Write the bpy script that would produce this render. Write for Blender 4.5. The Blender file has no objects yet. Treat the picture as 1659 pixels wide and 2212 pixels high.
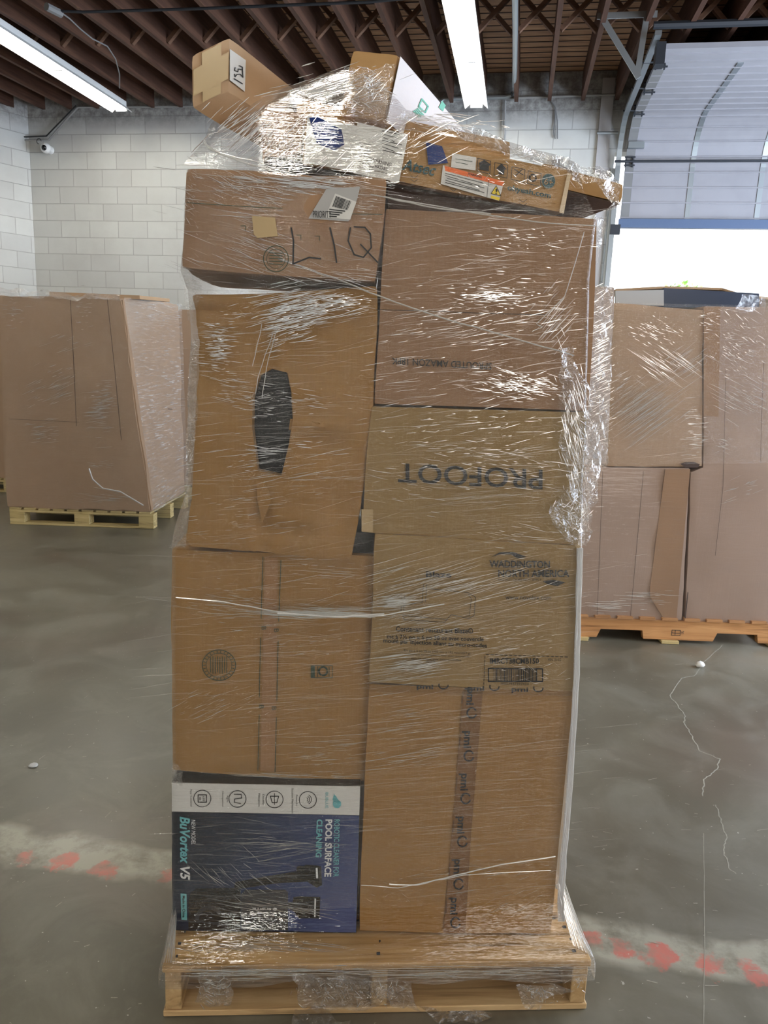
import bpy, bmesh, math, random
from math import sin, cos, tan, radians, pi, hypot
from mathutils import Vector as V, noise as mnoise, Matrix
random.seed(7)
SC = bpy.context.scene
COL = SC.collection

# ------------------------------------------------------------------ camera
FPX = 1640.0; PITCH = radians(11.5); ROLL = radians(2.2); EYE = V((0, 0, 1.55))
FW = V((0, cos(PITCH), -sin(PITCH)))
_r0 = V((1, 0, 0)); _u0 = V((0, sin(PITCH), cos(PITCH)))
RT = _r0*cos(ROLL) + _u0*sin(ROLL); UP = -_r0*sin(ROLL) + _u0*cos(ROLL)
cd = bpy.data.cameras.new('camera'); cam = bpy.data.objects.new('camera', cd); COL.objects.link(cam)
cd.sensor_fit = 'HORIZONTAL'; cd.sensor_width = 36; cd.lens = FPX/1659*36; cd.clip_start = 0.05; cd.clip_end = 300
m = Matrix((RT, UP, -FW)).transposed().to_4x4(); m.translation = EYE; cam.matrix_world = m
SC.camera = cam
SC.view_settings.view_transform = 'Standard'; SC.view_settings.look = 'None'
SC.view_settings.gamma = 1; SC.view_settings.use_curve_mapping = False
SC.view_settings.exposure = 0.31
SC.cycles.max_bounces = 7; SC.cycles.diffuse_bounces = 4; SC.cycles.glossy_bounces = 3; SC.cycles.transparent_max_bounces = 12

# ------------------------------------------------------------------ light settings
LAMP_L = 42.0          # tube radiance
LAMP_COL = (1.0, 0.955, 0.84)
W = bpy.data.worlds.new('world'); SC.world = W; W.use_nodes = True
nt = W.node_tree; bg = nt.nodes['Background']
bg.inputs[0].default_value = (0.93, 0.97, 1.0, 1); bg.inputs[1].default_value = 2.4
sd = bpy.data.lights.new('sun', 'SUN'); sd.energy = 7; sd.angle = radians(0.6); sd.color = (1, .96, .9)
so = bpy.data.objects.new('sun', sd); COL.objects.link(so); so.rotation_euler = (radians(38), 0, radians(25))
def area(name, loc, target, sx, sy, e, col):
    d = bpy.data.lights.new(name, 'AREA'); d.shape = 'RECTANGLE'; d.size = sx; d.size_y = sy; d.energy = e; d.color = col
    o = bpy.data.objects.new(name, d); COL.objects.link(o); o.location = loc
    o.rotation_euler = (V(target)-V(loc)).to_track_quat('-Z', 'Y').to_euler(); return o
# assumed daylight: area lamp before the closed right hand wall, no opening modelled, plus an added fill light behind the photographer
area('assumed_right_daylight', (5.6, 4.2, 1.8), (-2, 5.2, 1.4), 4.2, 3.2, 560, (0.70, 0.82, 1.0))
area('rear_fill', (2.6, -4.4, 2.0), (-2, 5, 1.2), 3.4, 2.8, 115, (1.0, 0.93, 0.84))

# ------------------------------------------------------------------ geometry helpers
def ray(x, y): return FW + RT*((x-829.5)/FPX) - UP*((y-1106)/FPX)
def atP(x, y, p, n):
    d = ray(x, y); return EYE + d*((p-EYE).dot(n)/d.dot(n))
def atZ(x, y, z): return atP(x, y, V((0, 0, z)), V((0, 0, 1)))
def atY(x, y, Y): return atP(x, y, V((0, Y, 0)), V((0, 1, 0)))
A = radians(9.5); E1 = V((cos(A), -sin(A), 0)); E2 = V((sin(A), cos(A), 0)); EZ = V((0, 0, 1))
def room(a, b, z): return E1*a + E2*b + EZ*z
# front of the load: a vertical plane, slightly turned
FN = V((-0.038, 1, 0)).normalized(); FP0 = V((0, 1.645, 0))
def fp(x, y, off=0.0): return atP(x, y, FP0 + FN*off, FN)

def link(o, parent=None):
    COL.objects.link(o)
    if parent: o.parent = parent
    return o
def tag(o, label=None, cat=None, group=None, kind=None):
    if label: o['label'] = label
    if cat: o['category'] = cat
    if group: o['group'] = group
    if kind: o['kind'] = kind
    return o
def mesh_obj(name, verts, faces, mat, parent=None, smooth=False, loc=None):
    me = bpy.data.meshes.new(name); me.from_pydata([tuple(v) for v in verts], [], faces)
    me.materials.append(mat); me.update()
    if smooth: me.polygons.foreach_set('use_smooth', [True]*len(me.polygons))
    return link(bpy.data.objects.new(name, me), parent)
def bm_obj(name, bm, mat, parent=None, smooth=False, ang=None):
    me = bpy.data.meshes.new(name); bm.to_mesh(me); bm.free()
    for mm in (mat if isinstance(mat, (list, tuple)) else [mat]): me.materials.append(mm)
    if smooth:
        me.polygons.foreach_set('use_smooth', [True]*len(me.polygons))
        if ang: me.set_sharp_from_angle(angle=radians(ang))
    return link(bpy.data.objects.new(name, me), parent)
def empty(name, label=None, cat=None, group=None, loc=(0, 0, 0)):
    o = bpy.data.objects.new(name, None); o.empty_display_size = .05; link(o); tag(o, label, cat, group); return o
class MB:
    def __init__(s): s.v = []; s.f = []
    def hexa(s, c):      # c: 8 corners, first four one loop, last four the same loop shifted
        n = len(s.v); s.v += [V(p) for p in c]
        s.f += [tuple(n+i for i in q) for q in ((0, 1, 2, 3), (7, 6, 5, 4), (0, 4, 5, 1), (1, 5, 6, 2), (2, 6, 7, 3), (3, 7, 4, 0))]
        return s
    def box(s, o, u, v, w):   # origin corner and three edge vectors
        o, u, v, w = V(o), V(u), V(v), V(w)
        return s.hexa([o, o+u, o+u+v, o+v, o+w, o+u+w, o+u+v+w, o+v+w])
    def bar(s, p, q, wd, ht, up=EZ):
        p, q = V(p), V(q); d = (q-p).normalized(); sd = d.cross(up).normalized()*wd/2; u = sd.cross(d).normalized()*ht/2
        return s.hexa([p-sd-u, p+sd-u, p+sd+u, p-sd+u, q-sd-u, q+sd-u, q+sd+u, q-sd+u])
    def tube(s, pts, r, n=8, cap=True):
        pts = [V(p) for p in pts]; rs = r if isinstance(r, (list, tuple)) else [r]*len(pts)
        base = len(s.v); ref = None
        for i, p in enumerate(pts):
            d = (pts[min(i+1, len(pts)-1)]-pts[max(i-1, 0)]).normalized()
            if ref is None: ref = d.orthogonal().normalized()
            ref = (ref-d*ref.dot(d)).normalized(); b = d.cross(ref)
            for k in range(n):
                a = 2*pi*k/n; s.v.append(p + (ref*cos(a)+b*sin(a))*rs[i])
        for i in range(len(pts)-1):
            for k in range(n):
                a = base+i*n+k; b2 = base+i*n+(k+1) % n; s.f.append((a, b2, b2+n, a+n))
        if cap:
            s.f.append(tuple(base+k for k in range(n))[::-1]); s.f.append(tuple(base+(len(pts)-1)*n+k for k in range(n)))
        return s
    def build(s, name, mat, parent=None, smooth=False, bevel=0):
        me = bpy.data.meshes.new(name); me.from_pydata([tuple(v) for v in s.v], [], s.f); me.materials.append(mat)
        bm = bmesh.new(); bm.from_mesh(me); bmesh.ops.recalc_face_normals(bm, faces=bm.faces)
        if bevel: bmesh.ops.bevel(bm, geom=list(bm.edges), offset=bevel, segments=1, affect='EDGES', profile=.5)
        bm.to_mesh(me); bm.free()
        if smooth:
            me.polygons.foreach_set('use_smooth', [True]*len(me.polygons)); me.set_sharp_from_angle(angle=radians(40))
        return link(bpy.data.objects.new(name, me), parent)

# ------------------------------------------------------------------ materials
class NT:
    def __init__(s, name):
        s.m = bpy.data.materials.new(name); s.m.use_nodes = True; s.t = s.m.node_tree; s.t.nodes.clear()
        s.out = s.n('ShaderNodeOutputMaterial')
    def n(s, t, **k):
        o = s.t.nodes.new(t)
        for a, b in k.items(): setattr(o, a, b)
        return o
    def l(s, a, b): s.t.links.new(a, b)
    def coords(s, scale=(1, 1, 1), rot=(0, 0, 0), src='Object', loc=(0, 0, 0)):
        tc = s.n('ShaderNodeTexCoord'); mp = s.n('ShaderNodeMapping'); s.l(tc.outputs[src], mp.inputs[0])
        mp.inputs['Scale'].default_value = scale; mp.inputs['Rotation'].default_value = rot; mp.inputs['Location'].default_value = loc
        return mp.outputs[0]
    def noise(s, vec, scale=5, detail=3, rough=.5, dist=0):
        o = s.n('ShaderNodeTexNoise'); s.l(vec, o.inputs['Vector'])
        o.inputs['Scale'].default_value = scale; o.inputs['Detail'].default_value = detail
        o.inputs['Roughness'].default_value = rough; o.inputs['Distortion'].default_value = dist; return o.outputs['Fac']
    def ramp(s, fac, stops):
        o = s.n('ShaderNodeValToRGB'); s.l(fac, o.inputs[0]); e = o.color_ramp.elements
        while len(e) < len(stops): e.new(.5)
        for i, (p, c) in enumerate(stops):
            e[i].position = p; e[i].color = (*c, 1) if isinstance(c, (tuple, list)) else (c, c, c, 1)
        return o.outputs[0]
    def mixc(s, f, a, b, mode='MIX'):
        o = s.n('ShaderNodeMix', data_type='RGBA', blend_type=mode)
        for sock, val in ((o.inputs[0], f), (o.inputs[6], a), (o.inputs[7], b)):
            if hasattr(val, 'is_linked') or hasattr(val, 'links'): s.l(val, sock)
            else: sock.default_value = val if isinstance(val, (int, float)) else (*val, 1)
        return o.outputs[2]
    def math(s, op, a, b=0.0, c=None, clamp=False):
        o = s.n('ShaderNodeMath', operation=op, use_clamp=clamp)
        for i, val in enumerate((a, b) + ((c,) if c is not None else ())):
            if hasattr(val, 'links'): s.l(val, o.inputs[i])
            else: o.inputs[i].default_value = val
        return o.outputs[0]
    def bump(s, h, strength=.3, dist=.01):
        o = s.n('ShaderNodeBump'); s.l(h, o.inputs['Height']); o.inputs['Strength'].default_value = strength
        o.inputs['Distance'].default_value = dist; return o.outputs[0]
    def pbr(s, col, rough=.6, metal=0, bump=None, spec=.5, **k):
        o = s.n('ShaderNodeBsdfPrincipled')
        if hasattr(col, 'links'): s.l(col, o.inputs['Base Color'])
        else: o.inputs['Base Color'].default_value = (*col, 1)
        if hasattr(rough, 'links'): s.l(rough, o.inputs['Roughness'])
        else: o.inputs['Roughness'].default_value = rough
        o.inputs['Metallic'].default_value = metal; o.inputs['Specular IOR Level'].default_value = spec
        if bump is not None: s.l(bump, o.inputs['Normal'])
        for a, b in k.items(): o.inputs[a].default_value = b
        s.l(o.outputs[0], s.out.inputs[0]); s.bs = o; return s.m
def flat(name, col, rough=.6, metal=0, **k): return NT(name).pbr(col, rough, metal, **k)

def m_card(name, col, var=.12):
    t = NT(name); c = t.coords()
    n1 = t.noise(c, 3.5, 3); n2 = t.noise(t.coords((1, 1, 9)), 45, 2)
    a = tuple(x*(1-var) for x in col); b = tuple(min(1, x*(1+var)) for x in col)
    base = t.mixc(n1, a, b); base = t.mixc(t.math('MULTIPLY', n2, .35), base, tuple(x*.82 for x in col))
    w = t.noise(t.coords((160, 160, 1.5)), 1, 1)
    return t.pbr(base, .72, bump=t.bump(t.math('ADD', t.math('MULTIPLY', w, .5), n1), .25, .002), spec=.3)
CARD = m_card('cardboard', (.42, .25, .105)); CARD_RED = m_card('cardboard_pinkish', (.35, .213, .125))
CARD_OLIVE = m_card('cardboard_olive', (.34, .23, .10)); CARD_ORANGE = m_card('cardboard_orange', (.36, .205, .072))
CARD_PALE = m_card('cardboard_pale', (.48, .32, .19)); CARD_PINK = m_card('cardboard_mauve', (.40, .285, .22))
CARD_BACK = m_card('cardboard_back', (.42, .285, .185))
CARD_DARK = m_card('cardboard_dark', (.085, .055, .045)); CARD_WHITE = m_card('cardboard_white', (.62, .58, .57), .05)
CARD_GREY = m_card('cardboard_grey', (.50, .43, .40), .05)
TAPE = NT('packing_tape').pbr((.215, .112, .046), .25, spec=.6)
TAPE_TAN = NT('tan_tape').pbr((.50, .37, .20), .22, spec=.7)
INK = flat('black_ink', (.02, .022, .024), .5); INKG = flat('green_ink', (.035, .07, .045), .6)
INKT = flat('teal_ink', (.02, .075, .085), .5); PAPER = flat('white_paper', (.72, .72, .70), .5)
PAPERG = flat('grey_paper', (.42, .42, .42), .5); BLUEP = flat('blue_print', (.012, .035, .17), .25)
ORANGE = flat('orange_print', (.85, .16, .02), .4); YELLOW = flat('yellow_print', (.9, .68, .02), .4)
GREENP = flat('green_print', (.02, .30, .17), .5); CYAN = flat('cyan_print', (.16, .50, .55), .4)
WHITE_INK = flat('white_print', (.8, .82, .84), .4); BLACKG = flat('black_gloss_print', (.012, .013, .016), .25)
GREYP = flat('charcoal_print', (.05, .053, .06), .3); DARKBAG = flat('black_plastic', (.012, .012, .014), .35)
STEEL = NT('galvanised_steel').pbr((.42, .46, .48), .42, .85); DKSTEEL = flat('dark_steel', (.05, .055, .065), .5, .5)
CONDUIT = flat('painted_conduit', (.34, .34, .33), .4, .2); CABLE = flat('black_cable', (.02, .02, .02), .5)
GREYPL = flat('grey_plastic', (.22, .22, .22), .6)

def m_wood(name, c1, c2, axis=0, sc=1.0, dark=.35):
    t = NT(name); s = [22, 22, 22]; s[axis] = 1.3
    v = t.coords(tuple(x*sc for x in s)); n1 = t.noise(v, 1.6, 5, .62, .8)
    n2 = t.noise(t.coords((3, 3, 3)), 1.2, 2)
    col = t.ramp(n1, [(.28, tuple(x*dark for x in c1)), (.45, c1), (.7, c2)])
    col = t.mixc(t.ramp(n2, [(.4, 0.0), (.75, .4)]), col, tuple(x*.6 for x in c1))
    return t.pbr(col, .7, bump=t.bump(n1, .4, .002), spec=.3)
PALW = m_wood('pallet_wood', (.50, .33, .16), (.68, .49, .27), 0); PALW_Y = m_wood('pallet_wood_depth', (.46, .30, .14), (.60, .42, .22), 1)
PALO = m_wood('orange_pallet_wood', (.50, .24, .09), (.66, .36, .15), 0); PALY = m_wood('yellow_pallet_wood', (.50, .38, .17), (.68, .55, .28), 0)
JOIST = m_wood('joist_wood', (.085, .040, .026), (.15, .075, .046), 1, .6, .6); DECKW = m_wood('roof_deck_wood', (.44, .25, .14), (.60, .38, .22), 0, .5, .5)
BRACEW = m_wood('bracing_wood', (.15, .08, .05), (.22, .12, .075), 0, .6, .7)

def m_block():
    t = NT('painted_block_wall'); tc = t.n('ShaderNodeTexCoord'); mp = t.n('ShaderNodeMapping'); t.l(tc.outputs['UV'], mp.inputs[0])
    b = t.n('ShaderNodeTexBrick'); t.l(mp.outputs[0], b.inputs[0])
    b.inputs['Scale'].default_value = 1; b.inputs['Brick Width'].default_value = .375; b.inputs['Row Height'].default_value = .194
    b.inputs['Mortar Size'].default_value = .0045; b.inputs['Mortar Smooth'].default_value = .25; b.offset = .5
    b.inputs['Color1'].default_value = (.68, .69, .66, 1); b.inputs['Color2'].default_value = (.60, .605, .585, 1)
    b.inputs['Mortar'].default_value = (.47, .465, .45, 1)
    n = t.noise(t.coords(src='UV'), 1.6, 5, .6); n2 = t.noise(t.coords((4, 4, 4), src='UV'), 3, 5, .7)
    col = t.mixc(t.ramp(n, [(.42, 0.0), (.75, .45)]), b.outputs[0], (.47, .46, .44))
    # patchy darker grey on the courses between the joists
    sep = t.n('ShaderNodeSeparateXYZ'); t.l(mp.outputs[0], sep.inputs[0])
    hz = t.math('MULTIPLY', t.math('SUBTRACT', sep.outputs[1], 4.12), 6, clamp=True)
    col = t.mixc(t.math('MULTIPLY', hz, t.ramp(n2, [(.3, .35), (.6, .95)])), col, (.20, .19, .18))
    h = t.math('ADD', t.math('MULTIPLY', b.outputs['Fac'], -1.0), t.math('MULTIPLY', n2, .35))
    return t.pbr(col, .55, bump=t.bump(h, .8, .008), spec=.3)
BLOCK = m_block()

def m_floor():
    t = NT('worn_concrete_floor'); c = t.coords()
    n1 = t.noise(c, .55, 6, .6, .6); n2 = t.noise(c, 3.2, 6, .65, .8); n3 = t.noise(c, 40, 3, .6)
    col = t.ramp(n1, [(.33, (.088, .080, .056)), (.5, (.13, .12, .088)), (.68, (.20, .188, .145))])
    col = t.mixc(t.ramp(n2, [(.45, 0.0), (.72, .5)]), col, (.22, .215, .18))
    col = t.mixc(t.ramp(n2, [(.22, .45), (.55, 0.0)]), col, (.065, .06, .045))
    col = t.mixc(t.math('MULTIPLY', n3, .25), col, (.075, .07, .055))
    # reddish stained areas
    nr = t.noise(t.coords(loc=(5, 3, 0)), 1.1, 3); col = t.mixc(t.ramp(nr, [(.52, 0.0), (.72, .3)]), col, (.15, .095, .075))
    # worn painted line: a pale strip with remains of red paint, wobbling edges
    p = atZ(0, 1815, 0); q = atZ(1659, 2085, 0); d = (q-p).normalized(); nn = V((-d.y, d.x, 0))
    sep = t.n('ShaderNodeSeparateXYZ'); t.l(c, sep.inputs[0])
    dist = t.math('ADD', t.math('ADD', t.math('MULTIPLY', sep.outputs[0], nn.x), t.math('MULTIPLY', sep.outputs[1], nn.y)), -nn.dot(p))
    wob = t.math('MULTIPLY', t.math('SUBTRACT', t.noise(c, 4, 4), .5), .16)
    ad = t.math('ABSOLUTE', t.math('ADD', dist, wob))
    band = t.math('SUBTRACT', 1.0, t.math('MULTIPLY', t.math('SUBTRACT', ad, .055), 25.0, clamp=True), clamp=True)
    patch = t.ramp(t.noise(c, 9, 5, .7), [(.35, .25), (.55, .9)])
    col = t.mixc(t.math('MULTIPLY', t.math('MULTIPLY', band, patch), .7), col, (.42, .41, .34))
    red = None
    for (x, y, rx) in ((52, 1853, .045), (140, 1860, .075), (225, 1880, .055), (365, 1890, .035), (1278, 2032, .05), (1345, 2042, .05), (1425, 2065, .09), (1528, 2080, .06), (1620, 2100, .05)):
        w = atZ(x, y, 0); dv = t.n('ShaderNodeVectorMath', operation='DISTANCE'); dv.inputs[1].default_value = w; t.l(c, dv.inputs[0])
        k = t.math('ADD', dv.outputs['Value'], t.math('MULTIPLY', t.math('SUBTRACT', t.noise(c, 14, 4, .7), .5), .14))
        s = t.math('SUBTRACT', 1.0, t.math('MULTIPLY', t.math('SUBTRACT', k, rx*.42), 60, clamp=True), clamp=True)
        red = s if red is None else t.math('MAXIMUM', red, s)
    col = t.mixc(t.math('MULTIPLY', t.math('MULTIPLY', red, patch), .85), col, (.50, .10, .075))
    sp = t.ramp(t.noise(c, 60, 2, .5), [(.73, 0.0), (.76, 1.0)])
    col = t.mixc(t.math('MULTIPLY', sp, .7), col, (.5, .49, .44))
    rough = t.ramp(n2, [(.3, .30), (.7, .45)])
    return t.pbr(col, rough, bump=t.bump(t.math('ADD', n2, t.math('MULTIPLY', n3, .2)), .2, .003), spec=.6)
FLOOR = m_floor()
PANEL = NT('white_door_panel'); _c = PANEL.coords(); PANEL = PANEL.pbr(PANEL.mixc(PANEL.ramp(PANEL.noise(_c, 5, 5), [(.45, 0.0), (.8, .5)]), (.36, .355, .385), (.29, .285, .31)), .45)

def m_film(name, stretch, rot=0.0, gl=.16, milk=.07, bstr=.9, crumple=False):
    """clear stretch film: see-through, shiny, with drawn-out wrinkles"""
    t = NT(name)
    if crumple:
        c = t.coords(); h = t.noise(c, 26, 4, .6, 1.2); h2 = t.noise(c, 70, 3, .6, .5)
        hh = t.math('ADD', h, t.math('MULTIPLY', h2, .4)); bp = t.bump(hh, 1.0, .02); s = t.noise(c, 45, 4, .7, 1.5)
    else:
        c = t.coords(stretch, (0, rot, 0)); h = t.noise(c, 1, 4, .6, .35); c2 = t.coords(tuple(x*1.7 for x in stretch), (0, rot+.13, 0), loc=(3, 1, 2))
        h2 = t.noise(c2, 1, 3, .6, .3); hh = t.math('ADD', h, t.math('MULTIPLY', h2, .7)); bp = t.bump(hh, bstr, .006)
        s = t.noise(t.coords(tuple(x*2.2 for x in stretch), (0, rot-.09, 0)), 1, 3, .6, .4)
    big = t.noise(t.coords((3, 3, 3)), 1.2, 3)
    g = t.n('ShaderNodeBsdfGlossy'); g.inputs['Roughness'].default_value = .07; g.inputs[0].default_value = (1, 1, 1, 1); t.l(bp, g.inputs['Normal'])
    d = t.n('ShaderNodeBsdfDiffuse'); d.inputs[0].default_value = (.85, .85, .85, 1); t.l(bp, d.inputs['Normal'])
    tl = t.n('ShaderNodeBsdfTranslucent'); tl.inputs[0].default_value = (.85, .87, .9, 1)
    dm = t.n('ShaderNodeMixShader'); dm.inputs[0].default_value = .35; t.l(d.outputs[0], dm.inputs[1]); t.l(tl.outputs[0], dm.inputs[2])
    tr = t.n('ShaderNodeBsdfTransparent')
    lw = t.n('ShaderNodeLayerWeight'); lw.inputs[0].default_value = .35; t.l(bp, lw.inputs[1])
    edge = t.n('ShaderNodeLayerWeight'); edge.inputs[0].default_value = .25
    mk = t.math('MULTIPLY', t.ramp(s, [(.50, 0.05), (.70, 1.0)]), t.math('MULTIPLY', t.ramp(big, [(.35, .25), (.7, 1.5)]), milk), clamp=True)
    mk = t.math('ADD', mk, t.math('MULTIPLY', edge.outputs['Facing'], .16), clamp=True)
    a = t.n('ShaderNodeMixShader'); t.l(mk, a.inputs[0]); t.l(tr.outputs[0], a.inputs[1]); t.l(dm.outputs[0], a.inputs[2])
    gf = t.math('ADD', t.math('MULTIPLY', lw.outputs['Fresnel'], .35), gl*.30, clamp=True)
    b = t.n('ShaderNodeMixShader'); t.l(gf, b.inputs[0]); t.l(a.outputs[0], b.inputs[1]); t.l(g.outputs[0], b.inputs[2])
    t.l(b.outputs[0], t.out.inputs[0]); return t.m
FILM = m_film('stretch_film', (5, 5, 170), radians(4), milk=.035); FILM_DIAG = m_film('stretch_film_diagonal', (5, 5, 150), radians(-32), gl=.18, milk=.09)
FILM_FAR = m_film('stretch_film_far', (4, 4, 90), radians(3), gl=.12, milk=.05, bstr=.7)
FILM_CR = m_film('crumpled_film', (1, 1, 1), gl=.5, milk=.34, crumple=True)
def m_ridge(name, fac, wf):
    t = NT(name); g = t.n('ShaderNodeBsdfGlossy'); g.inputs['Roughness'].default_value = .22; g.inputs[0].default_value = (1, 1, 1, 1)
    d = t.n('ShaderNodeBsdfDiffuse'); d.inputs[0].default_value = (.9, .9, .88, 1); tr = t.n('ShaderNodeBsdfTransparent')
    a = t.n('ShaderNodeMixShader'); a.inputs[0].default_value = wf; t.l(g.outputs[0], a.inputs[1]); t.l(d.outputs[0], a.inputs[2])
    b = t.n('ShaderNodeMixShader'); b.inputs[0].default_value = fac; t.l(tr.outputs[0], b.inputs[1]); t.l(a.outputs[0], b.inputs[2])
    t.l(b.outputs[0], t.out.inputs[0]); return t.m
RIDGE = m_ridge('film_wrinkle_bright', .85, .22); RIDGE_F = m_ridge('film_wrinkle_faint', .16, .5); ROPE = m_ridge('film_rope', .65, .6)

# ------------------------------------------------------------------ setting: floor, walls, ceiling
def quad_uv(name, pts, mat, uv, kind='structure'):
    me = bpy.data.meshes.new(name); me.from_pydata([tuple(p) for p in pts], [], [tuple(range(len(pts)))]); me.materials.append(mat)
    l = me.uv_layers.new(); [setattr(l.data[i], 'uv', uv[i]) for i in range(len(pts))]
    return tag(link(bpy.data.objects.new(name, me)), kind=kind)
fb = MB().box((-16, -7, -.2), (24, 0, 0), (0, 36, 0), (0, 0, .2)); nbase = len(fb.f); fr2 = random.Random(11)
def fstrip(pts, w):
    for a, b in zip(pts[:-1], pts[1:]):
        d = (b-a); d.z = 0; L = d.length or 1e-6; nn = V((-d.y, d.x, 0))/L*w/2; k = len(fb.v); z = V((0, 0, .0006)); fb.v += [a+nn+z, b+nn*.6+z, b-nn*.6+z, a-nn+z]; fb.f.append((k, k+1, k+2, k+3))
def fpx(pts, w, jit=.004, m=6):
    P = [atZ(x, y, 0) for x, y in pts]; Q = []
    for a, b in zip(P[:-1], P[1:]): Q += [a.lerp(b, k/m)+V((fr2.uniform(-1, 1), fr2.uniform(-1, 1), 0))*jit for k in range(m)]
    fstrip(Q+[P[-1]], w)
fpx([(1560, 1394), (1520, 1432), (1500, 1460), (1472, 1465), (1446, 1502), (1480, 1545), (1478, 1560), (1492, 1585), (1512, 1622), (1555, 1640), (1548, 1665), (1520, 1685), (1518, 1720)], .005)
fpx([(1545, 1738), (1558, 1770), (1570, 1810), (1562, 1835), (1575, 1875), (1590, 1888)], .004)
fpx([(1520, 1800), (1522, 2000), (1520, 2212)], .0022, .001)
for _ in range(90):
    x = fr2.uniform(1230, 1659); y = fr2.uniform(1400, 2200); L = fr2.uniform(3, 30)*(1 if fr2.random() < .3 else .4); fpx([(x, y), (x+L, y+fr2.uniform(-.25, .25)*L)], fr2.uniform(.001, .004), .0005, 2)
for _ in range(50):
    x = fr2.uniform(0, 360); y = fr2.uniform(1200, 2200); L = fr2.uniform(2, 16); fpx([(x, y), (x+L, y-fr2.uniform(-.3, 1.0)*L)], fr2.uniform(.001, .003), .0005, 2)
fo = fb.build('floor', FLOOR); fo.data.materials.append(flat('pale_scratch', (.30, .29, .24), .7)); tag(fo, kind='structure')
for pg in fo.data.polygons:
    if pg.center.z > .0003: pg.material_index = 1
WB = 8.946; DX = .84; DZ = 3.78; TOPZ = 4.60; DXR = 4.4
SLOPE = .03; JZ = 4.20; U0 = -5.62     # block wall uv origin
def wall_grid(name, a0, a1, z0, z1, base, du, uvo=0.0):
    pts = [base(a0)+EZ*z0, base(a1)+EZ*z0, base(a1)+EZ*z1, base(a0)+EZ*z1]
    return pts, [(a0+uvo, z0), (a1+uvo, z0), (a1+uvo, z1), (a0+uvo, z1)]
def multi_wall(name, rects, base, thick, uvo=(0, 0)):
    vs, fs, uvs = [], [], []
    for (a0, a1, z0, z1) in rects:
        n = len(vs)
        for off in (V((0, 0, 0)), thick):
            vs += [base(a0)+EZ*z0+off, base(a1)+EZ*z0+off, base(a1)+EZ*z1+off, base(a0)+EZ*z1+off]
        uv8 = [(a0, z0), (a1, z0), (a1, z1), (a0, z1)]*2
        for f in ((0, 1, 2, 3), (7, 6, 5, 4), (0, 4, 5, 1), (1, 5, 6, 2), (2, 6, 7, 3), (3, 7, 4, 0)):
            fs.append(tuple(n+i for i in f)); uvs += [(uv8[i][0]+uvo[0], uv8[i][1]+uvo[1]) for i in f]
    me = bpy.data.meshes.new(name); me.from_pydata([tuple(v) for v in vs], [], fs); me.materials.append(BLOCK)
    l = me.uv_layers.new()
    for i, u in enumerate(uvs): l.data[i].uv = u
    bm = bmesh.new(); bm.from_mesh(me); bmesh.ops.recalc_face_normals(bm, faces=bm.faces); bm.to_mesh(me); bm.free()
    return tag(link(bpy.data.objects.new(name, me)), kind='structure')
base_b = lambda a: E1*a + E2*WB
multi_wall('wall_back', [(-6.0, DX, 0, TOPZ), (DX, DXR, DZ, TOPZ), (DXR, 7.5, 0, TOPZ)], base_b, E2*.2, (0, .068))
cor = room(-6.0, WB, 0); ld = V((-sin(radians(37)), -cos(radians(37)), 0))
base_l = lambda a: cor + ld*a
multi_wall('wall_left', [(0, 17.5, 0, TOPZ)], base_l, V((ld.y, -ld.x, 0))*-.2 if False else V((-.2*cos(radians(37)), .2*sin(radians(37)), 0)), (.15, .068))
base_r = lambda a: V((6.2, -5+a, 0)); multi_wall('wall_right', [(0, 15, 0, TOPZ)], base_r, V((.2, 0, 0)))
base_f = lambda a: V((-14+a, -5, 0)); multi_wall('wall_front', [(0, 20.4, 0, TOPZ)], base_f, V((0, -.2, 0)))
# roof deck of planks
tag(MB().box(room(-13, -8, TOPZ-.03-SLOPE*16.9), E1*22, E2*17.2+EZ*SLOPE*17.2, EZ*.12).build('ceiling', DECKW), kind='structure')
gb = MB()
for k in range(60): gb.box(room(-8, WB-.02-k*.14, TOPZ-.034-SLOPE*k*.14), E1*14, -E2*.012, EZ*.004)
tag(gb.build('ceiling_board_joints', CARD_DARK), kind='structure')
joist = MB().box((-.02, 0, 0), (.04, 0, 0), (0, 15.3, 0), (0, 0, TOPZ-.03-JZ)).build('ceiling_joist', JOIST); tag(joist, kind='structure')
JS = .345; J0 = -.92

def place_room(o, a, b, z, sl=0.0): o.location = room(a, b, z); o.rotation_euler = (math.atan(sl), 0, -A)
ks = [k for k in range(-16, 14)]
for i, k in enumerate(ks):
    o = joist if i == 0 else link(joist.copy()); place_room(o, J0+JS*k, -6.4, 4.215-SLOPE*(7.05+6.4), SLOPE)
    if k % 5 == 99: pass
# cross bracing, one cross per bay
br = MB(); bw = JS-.05; H0, H1 = .03, .33
br.bar((.025, 0, H0), (JS-.025, 0, H1), .035, .045, V((0, 1, 0))); br.bar((.025, .05, H1), (JS-.025, .05, H0), .035, .045, V((0, 1, 0)))
brace = br.build('ceiling_cross_brace', BRACEW); tag(brace, kind='structure')
first = True
for row in (7.05, 3.6):
    for k in ks[:-1]:
        o = brace if first else link(brace.copy()); first = False; place_room(o, J0+JS*k, row, 4.215-SLOPE*(7.05-row))

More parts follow.
